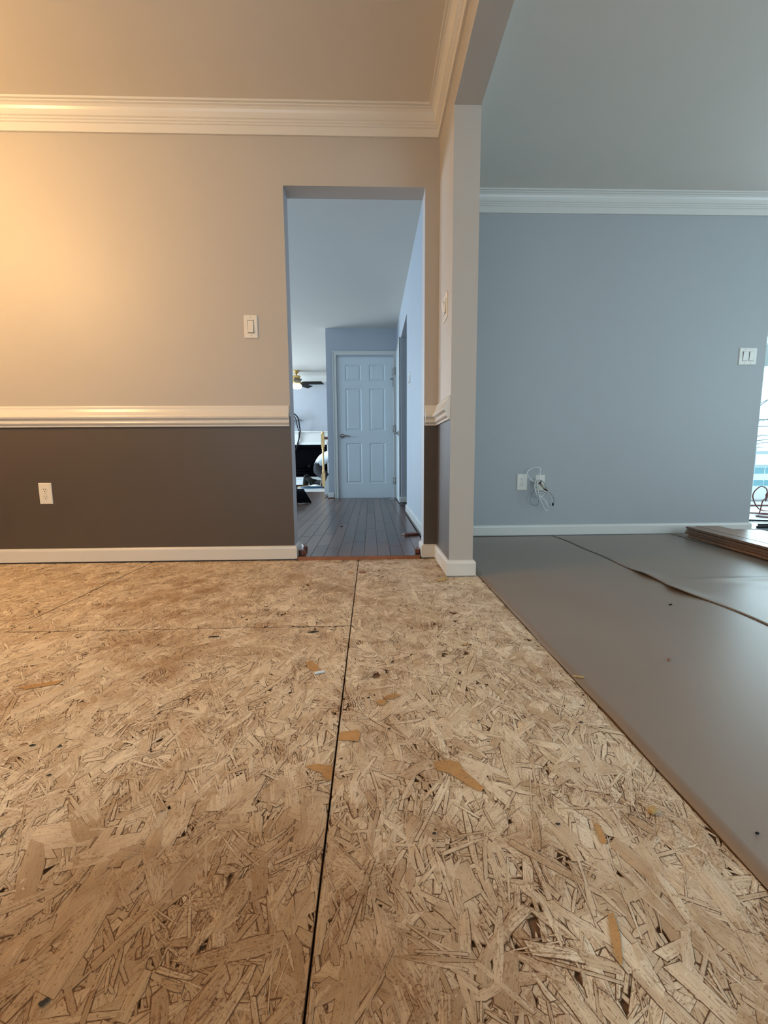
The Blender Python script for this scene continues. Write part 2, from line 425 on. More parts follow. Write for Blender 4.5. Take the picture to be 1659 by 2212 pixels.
# ------------------------------------------------------------------ mouldings
CROWN = [(0, CE - .128), (.012, CE - .128), (.012, CE - .088), (.018, CE - .085), (.018, CE - .077), (.023, CE - .074), (.023, CE - .066),
         (.030, CE - .062), (.0305, CE - .050), (.033, CE - .038), (.038, CE - .027), (.046, CE - .019), (.055, CE - .0155), (.055, CE - .010),
         (.066, CE - .009), (.067, CE), (0, CE)]
struct(MB().sweep([(XL, YB), (XP0, YB), (XP0, YFRONT)], CROWN).build('trim_1', M['white_trim']))
struct(MB().sweep([(XP1, YFRONT), (XP1, YR), (XRE, YR), (XRE, YR + .115)], CROWN).build('trim_2', M['white_trim']))
struct(MB().sweep([(-4.48, YFR), (0.9, YFR)], CROWN).build('trim_3', M['white_trim']))
C0 = 0.783
RAILP = [(0, C0), (.011, C0), (.012, C0 + .010), (.019, C0 + .014), (.023, C0 + .020), (.021, C0 + .027), (.020, C0 + .036), (.027, C0 + .040),
         (.034, C0 + .046), (.036, C0 + .054), (.033, C0 + .061), (.026, C0 + .070), (.019, C0 + .082), (.014, C0 + .097), (.013, C0 + .106), (.009, C0 + .110), (.007, C0 + .115), (0, C0 + .115)]
struct(MB().sweep([(XL, YB), (DX0 - .006, YB)], RAILP).build('trim_4', M['white_trim']))
struct(MB().sweep([(DX1 + .004, YB), (XP0, YB), (XP0, YP + .004)], RAILP).build('trim_5', M['white_trim']))
def base_prof(z0, h, t=.014): return [(0, z0), (t, z0), (t, z0 + h - .016), (t * .85, z0 + h - .008), (t * .5, z0 + h - .002), (0, z0 + h)]
struct(MB().sweep([(XL, YB), (DX0, YB), (DX0, YB + TH), (DX0 - .3, YB + TH)], base_prof(.009, .078)).build('baseboard_back', M['white_trim']))
struct(MB().sweep([(DX1 + .05, YB + TH), (DX1, YB + TH), (DX1, YB), (XP0, YB), (XP0, YP), (XP1, YP), (XP1, YR), (XRE, YR), (XRE, YR + .115)], base_prof(.007, .078)).build('baseboard_right', M['white_trim']))
struct(MB().sweep([(XP1, 4.615), (XP0, 4.615), (XP0, YB + TH)], base_prof(FZ + .006, .075)).build('baseboard_hall', M['white_trim']))
struct(MB().sweep([(XP0, 5.52), (XP0, 5.49), (XP1, 5.49)], base_prof(FZ + .006, .075)).build('baseboard_jamb', M['white_trim']))
struct(MB().sweep([(-0.6196, YF + .115), (-0.6196, YF), (-0.545, YF)], base_prof(FZ + .006, .075)).build('baseboard_end', M['white_trim']))
# thin wooden shoe strip still lying along the hall wall and end wall
struct(MB().box(XP0 - .026, XP0 - .014, YB + TH + .06, 4.62, FZ + .0008, FZ + .014).build('trim_6', M['hardwood']))
struct(MB().box(-0.6196 - .016, -.545, YF - .026, YF - .0145, FZ + .0008, FZ + .014).build('trim_7', M['cherry']))
struct(MB().box(XP0 - .016, XP1, 5.49 - .027, 5.49 - .0145, FZ + .0008, FZ + .014).build('trim_8', M['hardwood']))

# ------------------------------------------------------------------ floors
floor = struct(MB().box(XL - .1, 4.72, YFRONT - .12, YB + TH, -.06, -.014).box(XP1, 4.72, YB + TH, YR + .12, -.06, -.014).build('floor', M['subfloor']))
hall_floor = struct(MB().box(-4.6, XP1, YB + TH, YFR + .12, -.06, 0.0).box(XP1, 2.0, YR + .2, YFR + .12, -.06, 0.0).box(DX0 + .002, DX1 - .002, YB - .012, YB + TH, -.06, -.0145).build('hall_floor', M['hardwood']))
struct(MB().box(2.1, 8.12, YR + .13, 5.7, -.06, 0.0).build('sunroom_floor', M['pale_glare_floor']))

# strand boards of the dining room subfloor
S0, S1, CROSS = -.0776, -1.290, 1.476
PANELS = [(S0 + .0013, .5425, -.95, YB - .001), (S1 + .0009, S0 - .0013, -.95, CROSS - .0007), (S1 + .0009, S0 - .0013, CROSS + .0007, YB - .001), (S1 - 1.212, S1 - .0009, -.10, YB - .001)]

def strands(panel, parent, extra):
    x0, x1, y0, y1 = panel
    cx0, cx1, cy0 = max(x0, -2.45), x1, max(y0, 0.12)
    A = (cx1 - cx0) * (y1 - cy0)
    n_clu = int(A * 4200); n_one = int(A * 5600); n_big = int(A * 420)
    ls, ws, an, px, py, zz = [], [], [], [], [], []
    def angle(n):
        a = RNG.normal(PI / 2, 0.62, n); u = RNG.random(n) < 0.25
        a[u] = RNG.random(int(u.sum())) * PI; return a
    # single strands, a few broad ones
    l = np.clip(RNG.lognormal(math.log(.052), .48, n_one), .014, .15)
    w = np.clip(RNG.lognormal(math.log(.0115), .62, n_one), .0025, .045)
    w = np.minimum(w, l * .75)
    ls.append(l); ws.append(w); an.append(angle(n_one)); px.append(RNG.uniform(cx0, cx1, n_one)); py.append(RNG.uniform(cy0, y1, n_one)); zz.append(RNG.random(n_one) * .93)
    l = np.clip(RNG.lognormal(math.log(.085), .25, n_big), .05, .15); w = np.clip(RNG.lognormal(math.log(.026), .35, n_big), .012, .052)
    ls.append(l); ws.append(w); an.append(angle(n_big)); px.append(RNG.uniform(cx0, cx1, n_big)); py.append(RNG.uniform(cy0, y1, n_big)); zz.append(RNG.uniform(.25, .88, n_big))
    # bunches of parallel slivers
    nc = n_clu // 4; ca = angle(nc); cx = RNG.uniform(cx0, cx1, nc); cy = RNG.uniform(cy0, y1, nc); cz = RNG.random(nc)
    for k in range(4):
        l = np.clip(RNG.lognormal(math.log(.045), .45, nc), .012, .12); w = np.clip(RNG.lognormal(math.log(.0045), .45, nc), .0016, .012)
        off = (k - 1.5) * .0058 + RNG.normal(0, .0015, nc); al = RNG.normal(0, .012, nc)
        ls.append(l); ws.append(w); an.append(ca + RNG.normal(0, .09, nc))
        px.append(cx + np.cos(ca) * al - np.sin(ca) * off); py.append(cy + np.sin(ca) * al + np.cos(ca) * off); zz.append(np.clip(cz + RNG.normal(0, .12, nc), 0, 1))
    l, w, a, X, Y, Z = [np.concatenate(q) for q in (ls, ws, an, px, py, zz)]
    n = len(l)
    # outline: 8 corners around a ragged lath, outer ring and inner ring
    us = np.array([-1, -.35, .35, 1, 1, .35, -.35, -1]); vs = np.array([-1, -1, -1, -1, 1, 1, 1, 1])
    U = us[None] * (l / 2)[:, None]; V = vs[None] * (w / 2)[:, None]
    skew = RNG.normal(0, .45, n)[:, None] * w[:, None]
    U = U + np.where(vs > 0, 1, -1)[None] * skew * .5 * (np.abs(us) == 1)[None]
    U = U + RNG.normal(0, 1, (n, 8)) * (w * .12)[:, None]
    taper = RNG.uniform(.45, 1.0, (n, 2)); tp = np.where(us[None] < -.9, taper[:, :1], np.where(us[None] > .9, taper[:, 1:], 1.0))
    V = V * tp + RNG.normal(0, 1, (n, 8)) * (w * .07)[:, None]
    e = np.clip(RNG.normal(.0019, .0006, n), .0008, .0032)
    e = np.minimum(e, w * .26)
    ku = 1 - e[:, None] / (l[:, None] / 2); kv = 1 - e[:, None] / (w[:, None] / 2)
    Ui, Vi = U * ku, V * kv
    ca, sa = np.cos(a)[:, None], np.sin(a)[:, None]
    def world(u, v): return X[:, None] + u * ca - v * sa, Y[:, None] + u * sa + v * ca
    ox, oy = world(U, V); ix, iy = world(Ui, Vi)
    tl = RNG.normal(0, .0022, (n, 2))
    def hz(u, v): return tl[:, :1] * u + tl[:, 1:] * v * 2
    bz = -.0022 + Z[:, None] * .0015
    oz = bz + hz(U, V) - .0003; iz = bz + hz(Ui, Vi)
    oz = np.clip(oz, -.006, 0.0); iz = np.clip(iz, -.006, 0.0003)
    co = np.stack([np.concatenate([ox, ix], 1), np.concatenate([oy, iy], 1), np.concatenate([oz, iz], 1)], -1)
    keep = (co[:, :, 0].max(1) > x0) & (co[:, :, 0].min(1) < x1) & (co[:, :, 1].max(1) > y0) & (co[:, :, 1].min(1) < y1)
    co = co[keep]; n = len(co)
    mg = np.array([0.0] * 8 + [.0012] * 8)[None]
    co[..., 0] = np.clip(co[..., 0], x0 + mg, x1 - mg); co[..., 1] = np.clip(co[..., 1], y0 + mg, y1 - mg)
    fl = np.zeros((n, 16, 3)); fl[:, 8:, 0] = 1; fl[:, :, 1] = np.clip(RNG.normal(.6, .26, n), 0, 1)[:, None]
    tone = RNG.random(n); fl[tone < .05, :, 1] = -.25
    gr = np.zeros((n, 16, 3)); gr[..., 0] = np.concatenate([U, Ui], 1)[keep]; gr[..., 1] = np.concatenate([V, Vi], 1)[keep]; gr[..., 2] = (RNG.random(n) * 40)[:, None]
    co = co.reshape(-1, 3); fl = fl.reshape(-1, 3); gr = gr.reshape(-1, 3)
    loops = []; 
    i8 = np.arange(8); j8 = (i8 + 1) % 8
    quad = np.stack([i8, j8, 8 + j8, 8 + i8], 1).ravel()
    one = np.concatenate([quad, 8 + i8])
    L_ = (one[None] + (np.arange(n) * 16)[:, None]).ravel()
    starts = np.concatenate([np.arange(8) * 4, [32]]); ST = (starts[None] + (np.arange(n) * 40)[:, None]).ravel()
    TOT = np.tile(np.array([4] * 8 + [8]), n)
    # torn patches and knots that show on this board
    for (poly, kind, z) in extra:
        b0 = len(co); k = len(poly)
        co = np.concatenate([co, np.array([(p[0], p[1], z) for p in poly])])
        fl = np.concatenate([fl, np.tile([1, .6, kind], (k, 1))]); gr = np.concatenate([gr, np.array([(p[0], p[1], kind * 9) for p in poly])])
        ST = np.append(ST, len(L_)); TOT = np.append(TOT, k); L_ = np.concatenate([L_, b0 + np.arange(k)])
    me = bpy.data.meshes.new('strands')
    me.vertices.add(len(co)); me.vertices.foreach_set('co', co.ravel())
    me.loops.add(len(L_)); me.loops.foreach_set('vertex_index', L_.astype(np.int32))
    me.polygons.add(len(ST)); me.polygons.foreach_set('loop_start', ST.astype(np.int32))
    me.update(calc_edges=True); me.validate()
    for nm, arr in (('fl', fl), ('gr', gr)):
        at = me.attributes.new(nm, 'FLOAT_VECTOR', 'POINT'); at.data.foreach_set('vector', arr.ravel())
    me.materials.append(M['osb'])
    o = bpy.data.objects.new('strands', me); COL.objects.link(o); o.parent = parent; o['kind'] = 'stuff'
    return o

def blob(cx, cy, rx, ry, rot, n=11, rag=.25, seed=0):
    r = random.Random(seed * 31 + int(cx * 1000) + int(cy * 977)); out = []
    for k in range(n):
        a = 2 * PI * k / n; q = 1 + r.uniform(-rag, rag)
        u, v = rx * math.cos(a) * q, ry * math.sin(a) * q
        out.append((cx + u * math.cos(rot) - v * math.sin(rot), cy + u * math.sin(rot) + v * math.cos(rot)))
    return out
OR, BK = .6, 1.0
EX0 = [([(.118, .772), (.150, .776), (.168, .768), (.172, .748), (.200, .700), (.192, .692), (.180, .700), (.160, .722), (.140, .742), (.120, .748)], OR, .0006),
       (blob(.046, 1.008, .022, .010, .3, seed=1), OR, .0006), (blob(.022, .985, .012, .013, .2, seed=2), OR, .0006),
       ([(-.0755, .845), (-.072, .872), (-.036, .878), (-.028, .866), (-.032, .838), (-.05, .842)], OR, .0006),
       (blob(.30, .455, .006, .030, -.35, rag=.15, seed=3), OR, .0005), (blob(.36, .60, .006, .022, -.3, seed=4), OR, .0005),
       (blob(-.012, 1.005, .0042, .0035, 0, seed=5), BK, .0007), (blob(.035, .88, .0035, .0021, 0, seed=6), BK, .0007), (blob(.24, .90, .0035, .0021, 1, seed=7), BK, .0007),
       (blob(.47, .885, .0042, .0028, 0, seed=8), BK, .0007), (blob(.095, .61, .0035, .0021, .4, seed=9), BK, .0007), (blob(.30, .62, .0042, .0021, 0, seed=10), BK, .0007),
       (blob(.30, 1.30, .02, .005, .2, seed=11), OR, .0006)]
EX1 = [([(-.135, .770), (-.110, .775), (-.0795, .768), (-.0795, .728), (-.088, .730), (-.100, .750), (-.118, .758)], OR, .0006),
       (blob(-.886, 1.103, .05, .013, .35, seed=20), OR, .0006), (blob(-.174, 1.174, .014, .035, .35, seed=21), OR, .0006),
       (blob(-.72, .855, .0056, .0035, 0, seed=22), BK, .0007), (blob(-.659, .849, .0042, .0028, .4, seed=23), BK, .0007), (blob(-.62, .765, .0042, .0028, 0, seed=24), BK, .0007),
       (blob(-.368, .413, .0049, .0035, .6, seed=25), BK, .0007), (blob(-.54, 1.4, .02, .004, .1, seed=26), BK, .0007), (blob(-.205, 1.425, .02, .006, .2, seed=27), BK, .0007)]
EX2 = [(blob(-.115, 2.2, .02, .02, 0, seed=30), OR, .0006)]
EX3 = []
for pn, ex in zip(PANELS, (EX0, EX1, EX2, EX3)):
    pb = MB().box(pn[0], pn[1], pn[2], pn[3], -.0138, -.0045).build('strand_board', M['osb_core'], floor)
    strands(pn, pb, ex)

# hardwood planks of the hall (each a part of the hall floor)
PW = .0805
meshes = {}
def plank_mesh(L):
    if L not in meshes:
        mb = MB(); w, t, b_ = PW - .0018, FZ - .0002, .0014
        vs = [(x, y, 0) for x, y in ((0, 0), (w, 0), (w, L), (0, L))] + [(x, y, t - b_) for x, y in ((0, 0), (w, 0), (w, L), (0, L))] + [(x, y, t) for x, y in ((b_, b_), (w - b_, b_), (w - b_, L - b_), (b_, L - b_))]
        fs = [(3, 2, 1, 0), (8, 9, 10, 11)]
        for k in (0, 4):
            for i in range(4): fs.append((k + i, k + (i + 1) % 4, k + 4 + (i + 1) % 4, k + 4 + i))
        mb.add(vs, fs); o = mb.build('plank', M['hardwood']); meshes[L] = o.data; bpy.data.objects.remove(o)
    return meshes[L]
def plank(parent, x, y, L, z=0.0002):
    o = bpy.data.objects.new('plank', plank_mesh(round(L, 3))); COL.objects.link(o); o.parent = parent; o.location = (x, y, z); return o
LENS = (.45, .6, .75, .9, 1.05, 1.2)
Y0H = YB - .010
xs = [XP0 - .03 - PW * (k + 1) for k in range(26)]
for k, x in enumerate(xs):
    y = Y0H if (x > DX0 + .006 and x + PW < DX1 + .002) else YB + TH + .004
    ymax = 6.28 if x > -.70 else 7.6
    first = True
    while y < ymax - .05:
        L = random.choice(LENS) * (random.uniform(.35, 1) if first else 1); first = False
        L = round(min(L, ymax - y), 2)
        if ymax - y - L < .15: L = round(ymax - y, 2)
        if L < .03: break
        plank(hall_floor, x, y, L - .003); y += L
# narrow filler pieces beside the door jambs, ends splintered
for x0_, x1_ in ((DX0 + .016, xs[[i for i, q in enumerate(xs) if q > DX0 + .006][-1]] - .001), (xs[[i for i, q in enumerate(xs) if q + PW < DX1 + .002][0]] + PW, DX1 - .016)):
    if x1_ - x0_ > .006: MB().box(x0_, x1_, YB + .02, YB + TH + .02, .0002, FZ - .001).build('plank', M['hardwood'], hall_floor)
# raw front edge where the planks were sawn off
MB().box(DX0 + .02, DX1 - .022, Y0H - .0035, Y0H - .0003, -.004, FZ - .001).build('sawn_edge', M['raw_oak'], hall_floor)

# builder's paper, three lengths
def paper(name, label, x_of, x1, y0, y1, z, nx, ny, wav, lift=None, grp='floor protection paper'):
    mb = MB(); vs = []
    for j in range(ny + 1):
        y = y0 + (y1 - y0) * j / ny; xa = x_of(y)
        for i in range(nx + 1):
            t = i / nx; x = xa + (x1 - xa) * t
            h = z + wav(x, y)
            if lift: h += lift(x, y, t)
            vs.append((x, y, h))
    fs = [(j * (nx + 1) + i, j * (nx + 1) + i + 1, (j + 1) * (nx + 1) + i + 1, (j + 1) * (nx + 1) + i) for j in range(ny) for i in range(nx)]
    mb.add(vs, fs, 0, True); o = mb.build(name, M['floor_paper'], fix=False)
    sd = o.modifiers.new('thick', 'SOLIDIFY'); sd.thickness = .0006; sd.offset = -1
    return tag(o, label, 'paper', grp)
def wv(x, y): return .0007 * (1 + math.sin(2.1 * x + 1.3 * y) * math.cos(3.1 * y - x)) + .0005 * (1 + math.sin(7 * y + 2 * x))
def lip1(y): return .5435 + .0012 * math.sin(9 * y) + .001 * math.sin(23 * y)
def lip2(y):
    return 1.385 + .006 * math.sin(5 * y) + .005 * math.sin(13 * y + 1) - .045 * math.exp(-((y - 1.80) / .10) ** 2) - .02 * math.exp(-((y - 2.02) / .1) ** 2)
def lift2(x, y, t):
    e = math.exp(-((x - lip2(y)) / .06) ** 2)
    r = .015 * math.exp(-((y - 1.79) / .085) ** 2) + .013 * math.exp(-((y - 2.04) / .09) ** 2)
    ridge = .007 * math.exp(-((y - (1.965 - .03 * (x - 1.5))) / .022) ** 2) * min(1, max(0, (x - 1.45) / .2))
    fan = .0035 * math.exp(-((y - (1.82 + .05 * (x - 1.4))) / .035) ** 2) * min(1, max(0, (x - 1.6) / .2))
    return e * r + ridge + fan
def lip3(y): return 2.28 + .01 * math.sin(4 * y) + (.012 if y > 2.6 else 0)
paper('floor_paper', 'grey-brown paper sheet beside the bare strand board floor', lip1, 1.45, -1.55, YR - .016, .0008, 30, 160, wv)
paper('floor_paper', 'grey-brown paper sheet with the curled torn edge, in front of the plank stack', lip2, 2.33, -1.55, YR - .03, .0034, 60, 220, wv, lift2)
paper('floor_paper', 'grey-brown paper sheet under the plank stack', lip3, 4.5, -1.55, YR - .02, .0060, 30, 60, wv)
MB().box(.5455, 4.6, YFRONT, YR, -.0138, 0.0).build('strand_board', M['osb_core'], floor)
struct(MB().box(XRE + .016, 4.58, YR + .01, YR + .11, -.01, .012).build('trim_9', M['black']))

# ------------------------------------------------------------------ switches and outlets (plates hang on walls, front towards local -y)
def plate_base(t, w, h, d=.006):
    return MB().bevel_plate(-w / 2, w / 2, -h / 2, h / 2, 0, -d, .004).build('cover_plate', M['plate'], t)
def screws(t, pts, d=.006):
    for x, z in pts:
        mb = MB(); n = 10
        vs = [(x + .0032 * math.cos(2 * PI * k / n), -d + .0002, z + .0032 * math.sin(2 * PI * k / n)) for k in range(n)] + [(x + .0026 * math.cos(2 * PI * k / n), -d - .0012, z + .0026 * math.sin(2 * PI * k / n)) for k in range(n)]
        mb.add(vs, [tuple(range(n, 2 * n))] + [(k, (k + 1) % n, n + (k + 1) % n, n + k) for k in range(n)])
        mb.build('screw', M['tan_cable'], t)
def rocker(t, x, d=.006, flip=1):
    MB().box(x - .0175, x + .0175, -d - .0006, -d + .001, -.0345, .0345).build('switch_surround', M['dark'], t)
    mb = MB(); w, h = .0155, .0325
    y1, y2 = (-d - .0015, -d - .0075)
    if flip < 0: y1, y2 = y2, y1
    vs = [(x - w, -d, -h), (x + w, -d, -h), (x + w, -d, h), (x - w, -d, h), (x - w, y2, -h), (x + w, y2, -h), (x + w, y1, h), (x - w, y1, h)]
    mb.add(vs, [(4, 5, 6, 7), (0, 1, 5, 4), (1, 2, 6, 5), (2, 3, 7, 6), (3, 0, 4, 7)])
    bevelled(mb.build('rocker', M['plate'], t), .0012)
def outlet_face(t, z, d=.006):
    mb = MB(); n = 20; pts = []
    for k in range(n):
        a = 2 * PI * k / n; pts.append((max(-.0145, min(.0145, .0175 * math.cos(a))), .0165 * math.sin(a) * .9 + z))
    vs = [(x, -d + .0005, q) for x, q in pts] + [(x * .96, -d - .0018, z + (q - z) * .96) for x, q in pts]
    mb.add(vs, [tuple(range(n, 2 * n))] + [(k, (k + 1) % n, n + (k + 1) % n, n + k) for k in range(n)])
    f = mb.build('receptacle', M['plate'], t)
    s = MB()
    for x in (-.0062, .0062): s.box(x - .0011, x + .0011, -d - .0024, -d - .001, z + .001, z + .0085)
    s.lathe([(.0024, -.0006), (.0024, .0006)], 0, 0, 10)
    k0 = len(s.v) - 20
    for i in range(k0, len(s.v)):
        x, y, zz = s.v[i]; s.v[i] = (x, -d - .0018 + zz, z - .0072 + y)
    s.build('slots', M['dark'], f)

t = thing('light_switch', 'single rocker light switch on the warm-lit wall left of the doorway', 'switch', (-.657, YB - .0003, 1.327))
plate_base(t, .076, .124); rocker(t, 0); screws(t, [(0, .048), (0, -.048)])
t = thing('light_switch', 'light switch on the narrow wall beside the pillar, seen edge-on', 'switch', (XP0 - .0003, 2.262, 1.352), -PI / 2)
plate_base(t, .116, .124); rocker(t, -.023, flip=-1); rocker(t, .023); screws(t, [(-.023, .048), (.023, .048), (-.023, -.048), (.023, -.048)])
t = thing('power_outlet', 'white duplex outlet on the dark brown lower wall', 'outlet', (-1.866, YB - .0003, .409))
plate_base(t, .072, .122); outlet_face(t, .0195); outlet_face(t, -.0195); screws(t, [(0, 0)])
t = thing('power_outlet', 'white duplex outlet on the blue-grey wall beside the cable bundle', 'outlet', (1.141, YR - .0003, .412))
plate_base(t, .078, .122); outlet_face(t, .0195); outlet_face(t, -.0195); screws(t, [(0, 0)])
t = thing('light_switch', 'double rocker switch on the blue-grey wall near the bright opening', 'switch', (2.80, YR - .0003, 1.328))
plate_base(t, .135, .122); rocker(t, -.024, flip=-1); rocker(t, .024, flip=-1); screws(t, [(-.024, .048), (.024, .048), (-.024, -.048), (.024, -.048)])
t = thing('light_switch', 'light switch on the bright hall wall through the doorway', 'switch', (XP0 - .0003, 4.27, 1.36), -PI / 2)
plate_base(t, .116, .13); rocker(t, -.023); rocker(t, .023)

# wall box with the bundle of loose cables
t = thing('cable_plate', 'white low-voltage wall plate behind the tangled cables', 'wall plate', (1.278, YR - .0003, .405))
plate_base(t, .074, .122)
o = MB().lathe([(.011, 0), (.011, .004)], 0, 0, 16).build('cable_hole', M['dark'], t)
o.location = (0, -.0062, .012); o.rotation_euler = (PI / 2, 0, 0)
def cable(name, pts, r, m_, label, grp='cables hanging from the wall plate', parent=None):
    o = MB().tube(smooth_path(pts, 6), r, 6).build(name, m_, parent)
    if label: tag(o, label, 'cable', grp)
    return o
q = (1.275, 3.186, .418)
def bulge(pts, y, amp=.006): return [(p[0], y + amp * math.sin(1.7 * i), p[2]) for i, p in enumerate(pts)]
cable('white_cable', [q] + bulge([(1.262, 0, .436), (1.263, 0, .469), (1.26, 0, .509), (1.243, 0, .522), (1.206, 0, .519), (1.176, 0, .503), (1.162, 0, .48), (1.178, 0, .447), (1.209, 0, .423), (1.24, 0, .413), (1.263, 0, .423)], 3.15), .0036, M['white_cable'], 'white cable looping up over the outlet, from the wall plate')
cable('white_cable', [q] + bulge([(1.249, 0, .436), (1.229, 0, .426), (1.219, 0, .38), (1.23, 0, .333), (1.247, 0, .309), (1.278, 0, .305), (1.292, 0, .329), (1.287, 0, .337), (1.25, 0, .339), (1.238, 0, .373), (1.24, 0, .419)], 3.14), .0038, M['white_cable'], 'white cable coiled in a short round loop under the wall plate')
cable('white_cable', [q] + bulge([(1.233, 0, .413), (1.241, 0, .36), (1.258, 0, .293), (1.28, 0, .242), (1.305, 0, .205), (1.322, 0, .203), (1.326, 0, .225), (1.299, 0, .273), (1.26, 0, .313), (1.276, 0, .326)], 3.13, .006), .0030, M['white_cable'], 'white cable hanging lowest in a long narrow loop')
cable('grey_cable', [q] + bulge([(1.243, 0, .38), (1.223, 0, .342), (1.2, 0, .312), (1.193, 0, .282), (1.209, 0, .255), (1.24, 0, .236), (1.255, 0, .247), (1.259, 0, .284)], 3.16, .008), .0026, M['grey_cable'], 'grey cable curving out to the left below the outlet')
o = cable('grey_cable', [q] + bulge([(1.284, 0, .419), (1.309, 0, .379), (1.334, 0, .342), (1.363, 0, .305), (1.376, 0, .271), (1.369, 0, .252)], 3.15, .004), .0028, M['grey_cable'], 'grey cable with a black plug reaching furthest right')
MB().lathe([(.003, -.012), (.006, -.010), (.006, .008), (.004, .012)], 1.369, 3.154, 10).build('plug', M['black'], o)
for v in o.children[-1].data.vertices: v.co.z += .245
o = cable('tan_cable', [q] + bulge([(1.242, 0, .407), (1.267, 0, .38), (1.290, 0, .349)], 3.125, .003), .0028, M['tan_cable'], 'short pale tan cable end with a bright connector')
MB().tube([(1.287, 3.127, .353), (1.296, 3.127, .342)], .0055, 8).build('connector', M['white_cable'], o)
o = cable('tan_cable', [q] + bulge([(1.291, 0, .374), (1.318, 0, .353), (1.322, 0, .337), (1.289, 0, .337)], 3.13, .003), .0030, M['tan_cable'], 'short tan cable bent back in a hook beside the black cable')
cable('black_cable', [q] + bulge([(1.26, 0, .40), (1.288, 0, .366), (1.319, 0, .349)], 3.14, .004), .0048, M['black'], 'thick black cable stub in the middle of the bundle')

# ------------------------------------------------------------------ hall doors
def panel_door(name, mat_, W_, H_, th, loc, rz, hinge_right=True, lever=True):
    root = bpy.data.objects.new(name, None); COL.objects.link(root); root.location = loc; root.rotation_euler = (0, 0, rz)
    struct(root); root['label'] = 'white six-panel door'
    st, mid = .115, .11
    xs_ = [0, st, (W_ - mid) / 2, (W_ + mid) / 2, W_ - st, W_]
    zs_ = [0, .21, .80, .975, 1.575, 1.68, 1.905, H_]
    mb = MB()
    d = .011
    rects = []
    for i in range(5):
        for j in range(7):
            x0, x1, z0, z1 = xs_[i], xs_[i + 1], zs_[j], zs_[j + 1]
            if i in (1, 3) and j in (1, 3, 5):
                b_ = .014; rects.append((x0 + b_, x1 - b_, z0 + b_, z1 - b_))
                vs = [(x0, 0, z0), (x1, 0, z0), (x1, 0, z1), (x0, 0, z1), (x0 + b_, d, z0 + b_), (x1 - b_, d, z0 + b_), (x1 - b_, d, z1 - b_), (x0 + b_, d, z1 - b_)]
                mb.add(vs, [(k, (k + 1) % 4, 4 + (k + 1) % 4, 4 + k) for k in range(4)] + [(4, 5, 6, 7)])
            else: mb.add([(x0, 0, z0), (x1, 0, z0), (x1, 0, z1), (x0, 0, z1)], [(0, 1, 2, 3)])
    mb.add([(0, 0, 0), (W_, 0, 0), (W_, 0, H_), (0, 0, H_), (0, th, 0), (W_, th, 0), (W_, th, H_), (0, th, H_)],
           [(4, 7, 6, 5), (0, 4, 5, 1), (2, 6, 7, 3), (0, 3, 7, 4), (1, 5, 6, 2)])
    leaf = mb.build('door_leaf', mat_, root, fix=False)
    for (x0, x1, z0, z1) in rects:
        m2 = MB(); g, b_ = .004, .022
        vs = [(x0 + g, d - .0004, z0 + g), (x1 - g, d - .0004, z0 + g), (x1 - g, d - .0004, z1 - g), (x0 + g, d - .0004, z1 - g), (x0 + b_, .0025, z0 + b_), (x1 - b_, .0025, z0 + b_), (x1 - b_, .0025, z1 - b_), (x0 + b_, .0025, z1 - b_)]
        m2.add(vs, [(k, (k + 1) % 4, 4 + (k + 1) % 4, 4 + k) for k in range(4)] + [(4, 5, 6, 7)]); m2.build('door_panel', mat_, leaf, fix=False)
    hx = W_ + .002 if hinge_right else -.002
    for z in (.25, 1.0, 1.80):
        h = MB().box(hx - .006, hx + .006, -.010, -.0005, z - .05, z + .05); h.tube([(hx, -.011, z - .052), (hx, -.011, z + .052)], .006, 8)
        h.build('hinge', M['metal'], root)
    lx = .062 if hinge_right else W_ - .062; sg = 1 if hinge_right else -1
    lv = MB(); lv.tube([(lx, -.0004, .90), (lx, -.010, .90)], .032, 20); lv.tube([(lx, -.010, .90), (lx, -.042, .90)], .011, 10)
    lv.tube([(lx - .008 * sg, -.045, .90), (lx + .04 * sg, -.047, .905), (lx + .085 * sg, -.045, .900), (lx + .115 * sg, -.043, .893)], [.011, .010, .008, .007], 10)
    lv.build('door_lever', M['metal'], root)
    return root
d1 = panel_door('door_1', M['white_door'], .805, 2.015, .035, (-.4705, YF + .012, FZ + .004), 0)
# flip latch at the top right of the far door
lt = MB().box(.765, .815, -.010, -.0005, 1.700, 1.712); lt.box(.800, .808, -.014, -.0005, 1.60, 1.73); lt.tube([(.76, -.014, 1.706), (.80, -.02, 1.706)], .005, 8)
lt.build('flip_latch', M['metal'], d1)
# a dark gap shows under this door; jamb and casing around it
CAS = [(0.0, 0.0), (.018, 0.0), (.018, .04), (.013, .052), (.010, .058), (0, .058)]
def casing(name, W_, H_, loc, rz, wd=.057):
    mb = MB()
    for (o_, i_, dpt) in ((wd, 0, .012), (wd, wd - .014, .018), (.012, .004, .016)):
        mb.box(-o_, -i_, -dpt, 0, 0, H_ + o_); mb.box(W_ + i_, W_ + o_, -dpt, 0, 0, H_ + o_); mb.box(-i_, W_ + i_, -dpt, 0, H_ + i_, H_ + o_)
    ob = mb.build(name, M['white_trim']); ob.location = loc; ob.rotation_euler = (0, 0, rz); return struct(ob)
casing('trim_10', .8127, 2.035, (-.474, YF - .0005, FZ + .0006), 0)
# side door near the end of the hall, on the right-hand wall, seen almost edge-on
d2 = panel_door('door_2', M['white_door'], .62, 2.015, .03, (XP0 - .020, 6.225, FZ + .004), -PI / 2, hinge_right=False)
casing('trim_11', .63, 2.03, (XP0 - .0005, 6.23, FZ + .0006), -PI / 2, .05)

